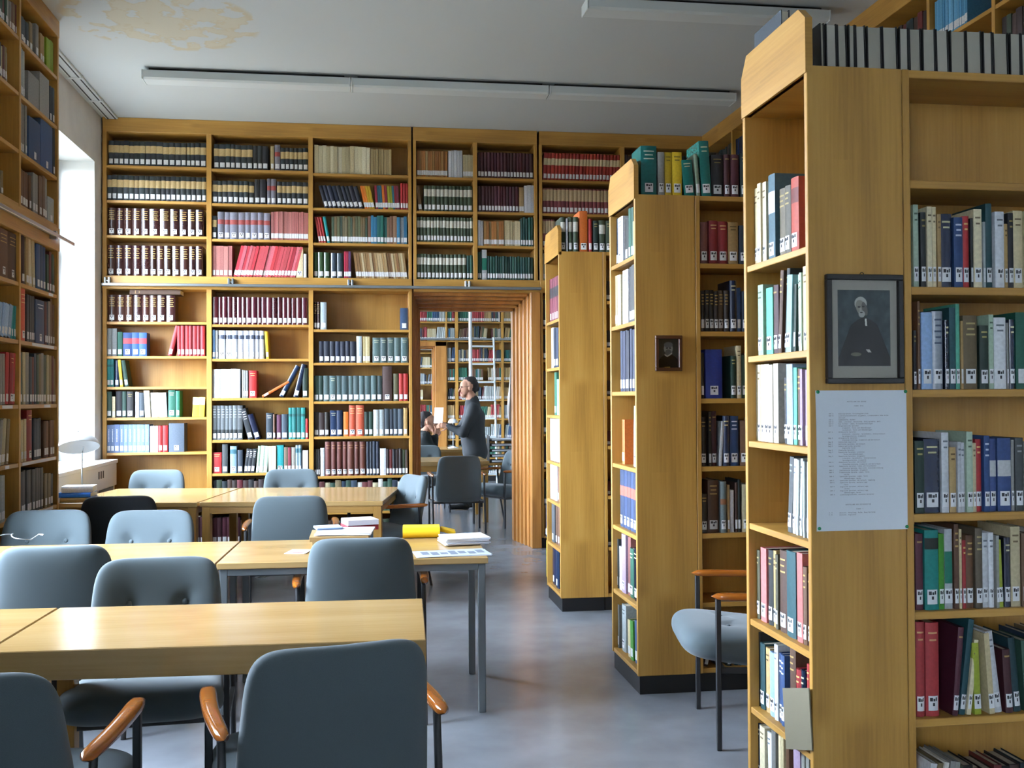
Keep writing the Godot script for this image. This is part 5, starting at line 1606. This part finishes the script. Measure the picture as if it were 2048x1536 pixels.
	var lr := ["0 38 9 -10 mix;45 62 3 40 slate;64 70 1 42 mix;74 80 1 50 grey;84 93 2 70 tan;95 102 1 78 lime;103 111 1 82 lime",
		"0 20 5 90 mix;44 54 3 98 palegrey;58 80 1 150 greyfile;81 100 1 152 greyfile;104 112 2 175 slate",
		"44 56 3 208 grey;60 83 1 240 bluebook;84 108 1 246 bluebook;109 113 1 256 slate",
		"0 10 2 340 mix;44 66 4 344 brown;68 78 2 348 grey;82 98 3 352 mix;99 112 1 395 palegrey",
		"0 36 2 462 brown;46 52 1 462 maroon;54 60 1 470 tan;62 74 2 480 cream -4;76 95 3 490 blue;97 114 4 505 mix",
		"0 26 4 608 paleblue 14;27 38 3 612 teal 6;44 55 1 578 redorange;57 72 5 590 darkgrey;74 92 1 600 blue;94 113 5 596 mix",
		"0 14 3 706 grey;15 34 3 706 redcloth 4;44 114 14 705 mix",
		"0 20 4 838 mix 8;44 56 4 838 cream;58 68 1 820 redcloth;70 86 4 836 slate;92 112 4 840 brown",
		"0 16 3 950 palegrey;44 90 8 938 darkgrey;92 110 3 945 mix"]
	for k in lr.size():
		row("l", LX - 0.008, L_SH[k], ws[k] + ", window pier bookcase", "window", g, lr[k], k > 3)
	# ---- side wall bookcase
	for k in R_BAYS.size():
		var bq: Array = R_BAYS[k]
		for j in 4:
			var st := "lightbluebox" if k == 0 and j == 0 else "mixdark" if (k + j) % 2 else "navy"
			if k == 6 and j == 0: st = "darkwhite"
			fill("x", RX + 0.012, R_SH[j], -bq[1] + 0.02, -bq[0] - (0.25 if k == 0 else 0.05), 16, 0.26, style(st), 0.0, 0, "", "", g, false)
	# ---- second bays of the stacks, past the edge of the picture
	for d in 3:
		var bx := SX + SW + 0.024 + 0.854
		for y in S_BAY[d] + [0.118]:
			if y > 2.1 and d == 0: continue
			fill("z", SD[d] + 0.012, y, bx + 0.02, bx + 0.62, 17, 0.245, style("mix"), 0.0, 0, "", "", "", false)
	# ---- rooms beyond
	for b in far_bays:
		var dd: float = b[2] if b.size() > 2 else D2
		for y in b[1]:
			var n := int((b[0][1] - b[0][0]) / 0.031)
			var x0: float = b[0][0] + 0.005
			while n > 0:
				var m := mini(n, rng.randi_range(2, 6))
				var x1 := minf(x0 + m * 0.031, b[0][1] - 0.004)
				var names := ["mix", "cream", "mix", "green", "mixteal", "tan", "palegrey", "redcloth", "blue"]
				if x1 - x0 > 0.02 and rng.randf() > 0.06:
					fill("z", dd + 0.015, y, x0, x1, m, rng.randf_range(0.21, 0.27), style(names[rng.randi() % names.size()]), [0.0, 0.0, 0.0, 0.12][rng.randi() % 4], 0, "", "", "", false)
				x0 = x1 + 0.002
				n -= m
	# ---- folios on top of the first stack, fore-edges towards the camera
	var us := [1640, 1651, 1675, 1696, 1711, 1733, 1765, 1797, 1818, 1844, 1872, 1899, 1932, 1965, 1986, 2018, 2042, 2070, 2100]
	for k in us.size() - 1:
		var p := on_d(us[k], 90, 3.26); var q := on_d(us[k + 1], 90, 3.26)
		var w := (q.x - p.x) * 0.97
		var hh := 0.243 - 0.001 * (k % 3)
		var o := thing("folio", "black-covered folio with pale page edges, %s from the end board on the stack top" % ordinal(k + 1), "book", P((p.x + q.x) / 2, STOP + 0.0006, 3.26), 0.0, "folios on top of the stack")
		var cv := MB.new(); var pg := MB.new()
		cv.col = hx("101114"); pg.col = [hx("b0ad9f"), hx("bab7aa"), hx("a8a496")][k % 3]
		var sk := deg_to_rad([-1.0, -0.6, -1.2, -0.3][k % 4])
		var X := Transform3D(Basis(Vector3.BACK, -sk), Vector3(0, 0.0, 0))
		cv.xf = X; pg.xf = X
		var lift := w / 2 * absf(sin(sk))
		for s in [-1.0, 1.0]:
			cv.box(Vector3(s * (w / 2 - 0.001) - 0.0025 * float(s > 0) * 2 , lift, -0.20), Vector3(s * (w / 2 - 0.001) + 0.0025 * float(s < 0) * 2, hh + lift, 0.003), 0.0006)
		cv.box(Vector3(-w / 2 + 0.002, lift, -0.205), Vector3(w / 2 - 0.002, hh + lift, -0.199), 0.0006)
		pg.box(Vector3(-w / 2 + 0.005, lift + 0.003, -0.199), Vector3(w / 2 - 0.005, hh + lift - 0.004, 0.0), 0.0)
		part(o, "cover", cv, M.book)
		part(o, "pages", pg, M.plain)
	var nb := thing("folio", "dark slate folio standing behind the clipped end board of the large-portrait stack", "book", Vector3(SX + 0.05, STOP + 0.0006, -3.36))
	book_parts(nb, Transform3D(Basis(Vector3(-1, 0, 0), Vector3(0, 1, 0), Vector3(0, 0, -1)), Vector3(0, 0, -0.12)), 0.03, 0.275, 0.24, {"col": hx("2c3a44"), "round": 0.3, "t": 0})

# ---------------------------------------------------------------- people: tapered capsules joined by a smooth minimum, meshed as surface nets
func net(b: MB, bones: Array, cell: float, k: float) -> void:
	var lo := Vector3.INF; var hi := -Vector3.INF
	for q in bones:
		var r: float = maxf(q[2], q[3]) + cell * 3
		for p in [q[0], q[1]]:
			lo = lo.min(p - Vector3.ONE * r); hi = hi.max(p + Vector3.ONE * r)
	var n := Vector3i((hi - lo) / cell) + Vector3i.ONE * 2
	var f := PackedFloat32Array(); f.resize(n.x * n.y * n.z); f.fill(9.0)
	var near := PackedFloat32Array(); near.resize(f.size()); near.fill(9.0)
	var ci := PackedInt32Array(); ci.resize(f.size())
	for bi in bones.size():
		var q: Array = bones[bi]
		var a: Vector3 = q[0]; var e: Vector3 = q[1]; var ra: float = q[2]; var rb: float = q[3]
		var m := maxf(ra, rb) + cell * 2.5 + k
		var l0 := Vector3i(((a.min(e) - Vector3.ONE * m - lo) / cell).max(Vector3.ZERO))
		var l1 := Vector3i(((a.max(e) + Vector3.ONE * m - lo) / cell)) + Vector3i.ONE
		l1 = l1.min(n - Vector3i.ONE)
		var ae := e - a
		var den := maxf(ae.length_squared(), 1e-9)
		for z in range(l0.z, l1.z):
			for y in range(l0.y, l1.y):
				var at := (z * n.y + y) * n.x
				for x in range(l0.x, l1.x):
					var p := lo + Vector3(x, y, z) * cell
					var t := clampf((p - a).dot(ae) / den, 0.0, 1.0)
					var d := (p - a - ae * t).length() - lerpf(ra, rb, t)
					var g := f[at + x]
					if d < near[at + x]:
						near[at + x] = d
						ci[at + x] = bi
					var h := maxf(k - absf(d - g), 0.0) / k
					f[at + x] = minf(d, g) - h * h * k * 0.25
	var ids := {}
	var st := [1, n.x, n.x * n.y]
	var base := b.v.size()
	var corner := []
	for c in 8: corner.append((c & 1) + ((c >> 1) & 1) * st[1] + ((c >> 2) & 1) * st[2])
	for z in n.z - 1:
		for y in n.y - 1:
			for x in n.x - 1:
				var at: int = (z * n.y + y) * n.x + x
				var ins := 0
				for c in 8:
					if f[at + corner[c]] < 0: ins += 1
				if ins == 0 or ins == 8: continue
				var s := Vector3.ZERO
				var w := 0
				for c in 8:
					for ax in 3:
						if c & (1 << ax): continue
						var f0 := f[at + corner[c]]; var f1 := f[at + corner[c | (1 << ax)]]
						if (f0 < 0) != (f1 < 0):
							var p := Vector3(c & 1, (c >> 1) & 1, (c >> 2) & 1)
							p[ax] = f0 / (f0 - f1)
							s += p; w += 1
				var gr := Vector3.ZERO
				for c in 8:
					gr += f[at + corner[c]] * Vector3((c & 1) * 2 - 1, ((c >> 1) & 1) * 2 - 1, ((c >> 2) & 1) * 2 - 1)
				b.col = bones[ci[at]][4]
				ids[at] = b.vert(lo + (Vector3(x, y, z) + s / w) * cell, gr.normalized())
	for at in ids:
		for ax in 3:
			var p: int = st[(ax + 1) % 3]; var q: int = st[(ax + 2) % 3]
			var f0 := f[at]; var f1 := f[at + st[ax]]
			if (f0 < 0) == (f1 < 0): continue
			if not (ids.has(at - p) and ids.has(at - q) and ids.has(at - p - q)): continue
			var v := [ids[at], ids[at - p], ids[at - p - q], ids[at - q]]
			if f0 < 0: b.i.append_array(PackedInt32Array([v[0], v[3], v[2], v[0], v[2], v[1]]))
			else: b.i.append_array(PackedInt32Array([v[0], v[1], v[2], v[0], v[2], v[3]]))

# a hand: palm and five unequal bent fingers; dir = along the fingers, nrm = out of the back of the hand
func hand_bones(w: Vector3, dir: Vector3, nrm: Vector3, skin: Color, curl: float) -> Array:
	var side := dir.cross(nrm).normalized()
	var o := []
	for k in 3: o.append([w + side * (k - 1) * 0.024, w + dir * 0.085 + side * (k - 1) * 0.027, 0.017, 0.014, skin])
	for k in 4:
		var root := w + dir * 0.085 + side * (k - 1.5) * 0.021
		var l: float = [0.066, 0.076, 0.072, 0.056][k]
		var mid := root + (dir - nrm * curl * 0.5).normalized() * l * 0.55
		o.append([root, mid, 0.0095, 0.0088, skin])
		o.append([mid, mid + (dir - nrm * curl * 1.6).normalized() * l * 0.5, 0.0088, 0.0078, skin])
	var tr := w + dir * 0.03 - side * 0.034
	var tm := tr + (dir * 0.7 - side * 0.7 - nrm * 0.3).normalized() * 0.042
	o.append([tr, tm, 0.013, 0.0105, skin])
	o.append([tm, tm + (dir * 0.95 - side * 0.1 - nrm * 0.5).normalized() * 0.032, 0.0105, 0.009, skin])
	return o
# a head looking along fwd (unit, level); c = centre
func head_bones(c: Vector3, fwd: Vector3, skin: Color, hair: Color, lip: Color, tail: bool) -> Array:
	var s := fwd.cross(Vector3.UP).normalized()
	var u := Vector3.UP
	var o := [
		[c + u * 0.035 - fwd * 0.012, c + u * 0.03 + fwd * 0.02, 0.088, 0.078, skin],
		[c - u * 0.03 + fwd * 0.03, c - u * 0.075 + fwd * 0.055, 0.062, 0.040, skin],
		[c + u * 0.012 + fwd * 0.088, c - u * 0.022 + fwd * 0.112, 0.010, 0.015, skin],
		[c - u * 0.055 + fwd * 0.085 - s * 0.018, c - u * 0.055 + fwd * 0.085 + s * 0.018, 0.009, 0.009, lip],
		[c + u * 0.05 - fwd * 0.035, c + u * 0.03 - fwd * 0.045, 0.088, 0.084, hair],
		[c + u * 0.09 + fwd * 0.0, c + u * 0.07 - fwd * 0.03, 0.05, 0.08, hair],
		[c - u * 0.0 - fwd * 0.075, c - u * 0.06 - fwd * 0.065, 0.05, 0.035, hair]]
	for e in [-1.0, 1.0]:
		o.append([c + u * 0.012 + s * e * 0.082 - fwd * 0.005, c - u * 0.022 + s * e * 0.080 - fwd * 0.002, 0.016, 0.011, skin])
		o.append([c + u * 0.022 + fwd * 0.083 + s * e * 0.034, c + u * 0.022 + fwd * 0.084 + s * e * 0.036, 0.008, 0.008, hair])
	if tail: o.append([c + u * 0.03 - fwd * 0.10, c - u * 0.03 - fwd * 0.115, 0.035, 0.028, hair])
	for q in o:
		for k in 2: q[k] = c + (q[k] - c) * 1.1
		for k in [2, 3]: q[k] *= 1.1
	return o

func make_people() -> void:
	var J := func(u: float, v: float, dd: float) -> Vector3: return on_d(u, v, 13.7 + dd)
	var jk := hx("26282d"); var tr := hx("1c1e22"); var skin := hx("b98a72"); var hair := hx("17110f"); var shoe := hx("0e0e10"); var lip := hx("9a5f55")
	var hd: Vector3 = J.call(936, 776, 0)
	var neck: Vector3 = J.call(944, 800, 0)
	var chest: Vector3 = J.call(948, 835, 0)
	var belly: Vector3 = J.call(946, 875, 0)
	var hip: Vector3 = J.call(950, 903, 0)
	var ls: Vector3 = J.call(947, 820, -0.17); var le: Vector3 = J.call(926, 866, -0.23); var lw: Vector3 = J.call(897, 853, -0.12)
	var rs: Vector3 = J.call(943, 820, 0.17); var re: Vector3 = J.call(918, 862, 0.20); var rw: Vector3 = J.call(890, 850, 0.06)
	var dz := Vector3(0, 0, 1)
	var fl := func(u: float, y: float, dd: float) -> Vector3:
		var p: Vector3 = J.call(u, 1000, dd)
		p.y = y
		return p
	var bones := [
		[neck + Vector3(0, -0.02, 0), hd + Vector3(0.02, -0.06, 0), 0.066, 0.062, skin],
		[ls + Vector3(0, 0.02, 0), rs + Vector3(0, 0.02, 0), 0.075, 0.075, jk], [neck + Vector3(0, -0.06, 0), chest, 0.085, 0.14, jk],
		[chest + dz * 0.07, belly + dz * 0.06, 0.14, 0.15, jk], [chest - dz * 0.07, belly - dz * 0.06, 0.14, 0.15, jk],
		[belly + dz * 0.06, hip + dz * 0.07, 0.15, 0.165, jk], [belly - dz * 0.06, hip - dz * 0.07, 0.15, 0.165, jk],
		[neck + Vector3(0.01, -0.06, 0), neck + Vector3(0.012, -0.012, 0), 0.09, 0.078, jk], [ls, le, 0.068, 0.054, jk], [le, lw, 0.053, 0.040, jk], [rs, re, 0.068, 0.054, jk], [re, rw, 0.053, 0.040, jk]]
	for s in [-1.0, 1.0]:
		var h: Vector3 = hip - dz * s * 0.09 + Vector3(0, -0.03, 0)
		var kn: Vector3 = fl.call(948 if s > 0 else 936, 0.50, s * 0.09)
		var an: Vector3 = fl.call(955 if s > 0 else 926, 0.085, s * 0.10)
		bones.append([h, kn, 0.095, 0.062, tr])
		bones.append([kn, an, 0.060, 0.042, tr])
		bones.append([an + Vector3(0.05, -0.042, 0), an + Vector3(-0.17, -0.047, 0), 0.040, 0.034, shoe])
	var b := MB.new()
	net(b, bones, 0.016, 0.05)
	net(b, head_bones(hd, Vector3(-1, -0.12, 0.12).normalized(), skin, hair, lip, true), 0.007, 0.014)
	net(b, hand_bones(lw, Vector3(-0.95, 0.15, 0.0).normalized(), Vector3(0.1, 0.6, 0.8).normalized(), skin, 0.5), 0.005, 0.008)
	net(b, hand_bones(rw, Vector3(-0.95, 0.12, 0.1).normalized(), Vector3(0.1, 0.6, -0.8).normalized(), skin, 0.5), 0.005, 0.008)
	var o := thing("person", "person standing beyond the doorway in dark grey jacket, holding up a white sheet", "person")
	part(o, "body", b, M.plain)
	var gm := MB.new()
	gm.col = Color(0.02, 0.02, 0.02)
	var gf := Vector3(-1, -0.12, 0.12).normalized(); var gs := gf.cross(Vector3.UP).normalized()
	for e in [-1.0, 1.0]:
		var ring := []
		for k in 13: ring.append(hd + gf * 0.107 + gs * (e * 0.034 + 0.024 * cos(TAU * k / 12)) + Vector3.UP * (0.02 + 0.018 * sin(TAU * k / 12)))
		gm.tube(ring, 0.002, 5, false)
		gm.tube([hd + gf * 0.104 + gs * e * 0.06 + Vector3.UP * 0.022, hd - gf * 0.0 + gs * e * 0.100 + Vector3.UP * 0.022], 0.002, 5)
	part(o, "glasses", gm, M.plain)
	# the sheet in the raised hand
	var sp := thing("paper_sheet", "bright white sheet held up by the standing person", "paper")
	var sb := MB.new()
	sb.col = Color(0.85, 0.87, 0.92)
	var s0: Vector3 = J.call(876, 845, -0.06)
	var rows := []
	for k in 7:
		var row := []
		for j in 5:
			row.append(s0 + Vector3((j - 2) * 0.028 + 0.006 * k * 0.5, k * 0.035 - 0.01, 0.05 * sin((j - 2) * 0.4) - 0.004 * k))
		rows.append(row)
	sb.grid(rows)
	part(sp, "sheet", sb, M.plain)
	# seated reader with a cup
	var K := func(u: float, v: float, dd: float) -> Vector3: return on_d(u, v, 14.6 + dd)
	var sw := hx("0c0e10")
	var h2: Vector3 = K.call(856, 845, 0)
	var n2: Vector3 = K.call(848, 864, 0)
	var c2: Vector3 = K.call(845, 884, 0)
	var p2: Vector3 = K.call(836, 930, 0)
	p2.y = 0.56
	var l2: Vector3 = K.call(850, 875, -0.18); var le2: Vector3 = K.call(866, 905, -0.22); var lw2: Vector3 = K.call(871, 872, -0.05)
	var r2: Vector3 = K.call(846, 875, 0.18); var re2: Vector3 = K.call(868, 905, 0.2); var rw2: Vector3 = K.call(872, 873, 0.06)
	var bb := [
		[n2 + Vector3(0, -0.02, 0), h2 + Vector3(-0.01, -0.06, 0), 0.058, 0.052, skin],
		[l2, r2, 0.075, 0.075, sw], [n2 + Vector3(0, -0.06, 0), c2, 0.085, 0.14, sw], [c2 + dz * 0.07, p2 + dz * 0.08, 0.13, 0.14, sw], [c2 - dz * 0.07, p2 - dz * 0.08, 0.13, 0.14, sw],
		[l2, le2, 0.066, 0.052, sw], [le2, lw2, 0.052, 0.040, sw], [r2, re2, 0.066, 0.052, sw], [re2, rw2, 0.052, 0.040, sw]]
	for s in [-1.0, 1.0]:
		var kn := p2 + Vector3(0.42, 0.0, s * 0.1)
		bb.append([p2 + Vector3(0, -0.01, s * 0.09), kn, 0.09, 0.062, tr])
		bb.append([kn, Vector3(kn.x - 0.02, 0.09, kn.z), 0.06, 0.042, tr])
		bb.append([Vector3(kn.x - 0.05, 0.043, kn.z), Vector3(kn.x + 0.15, 0.038, kn.z), 0.040, 0.034, shoe])
	var b2 := MB.new()
	net(b2, bb, 0.016, 0.05)
	net(b2, head_bones(h2, Vector3(1, -0.25, 0.1).normalized(), skin, hair, lip, false), 0.007, 0.014)
	net(b2, hand_bones(lw2, Vector3(0.25, 0.95, 0.0).normalized(), Vector3(0.6, 0.0, 0.8).normalized(), skin, 0.9), 0.005, 0.008)
	net(b2, hand_bones(rw2, Vector3(0.25, 0.95, 0.0).normalized(), Vector3(0.6, 0.0, -0.8).normalized(), skin, 0.9), 0.005, 0.008)
	var o2 := thing("person", "person in black sweater sitting beyond the doorway, hands raised to the face", "person")
	part(o2, "body", b2, M.plain)
	dup(chair0, Vector3(p2.x + 0.08, 0, p2.z), PI / 2, "armchair under the person in black sweater in the next room")
	# a white lamp dish behind the standing person
	var lp := on_d(906, 842, 15.4)
	var ln := thing("desk_lamp", "white dish lamp behind the outstretched arm of the standing person", "lamp", Vector3(lp.x, 0.7365, lp.z))
	var t2 := wood_table("reading_table", "far oak table carrying a small white lamp in the next room", lp.x - 1.0, lp.x + 0.18, 15.0, 15.9, 0.0, 0.04, 0.07, "wood")
	var d1 := MB.new()
	d1.lathe([[0.0, 0.0], [0.08, 0.0], [0.08, 0.012], [0.012, 0.03], [0.0, 0.03]], 20)
	part(ln, "base", d1, M.white)
	var d2 := MB.new()
	d2.tube([Vector3(0, 0.02, 0), Vector3(0, lp.y - 0.7365, 0)], 0.007, 8)
	part(ln, "stem", d2, M.chrome)
	var d3 := MB.new()
	d3.xf.origin = Vector3(0, lp.y - 0.7365, 0)
	d3.lathe([[0.075, -0.03], [0.07, 0.0], [0.05, 0.025], [0.02, 0.038], [0.0, 0.04]], 24)
	part(ln, "lamp_shade", d3, M.white)
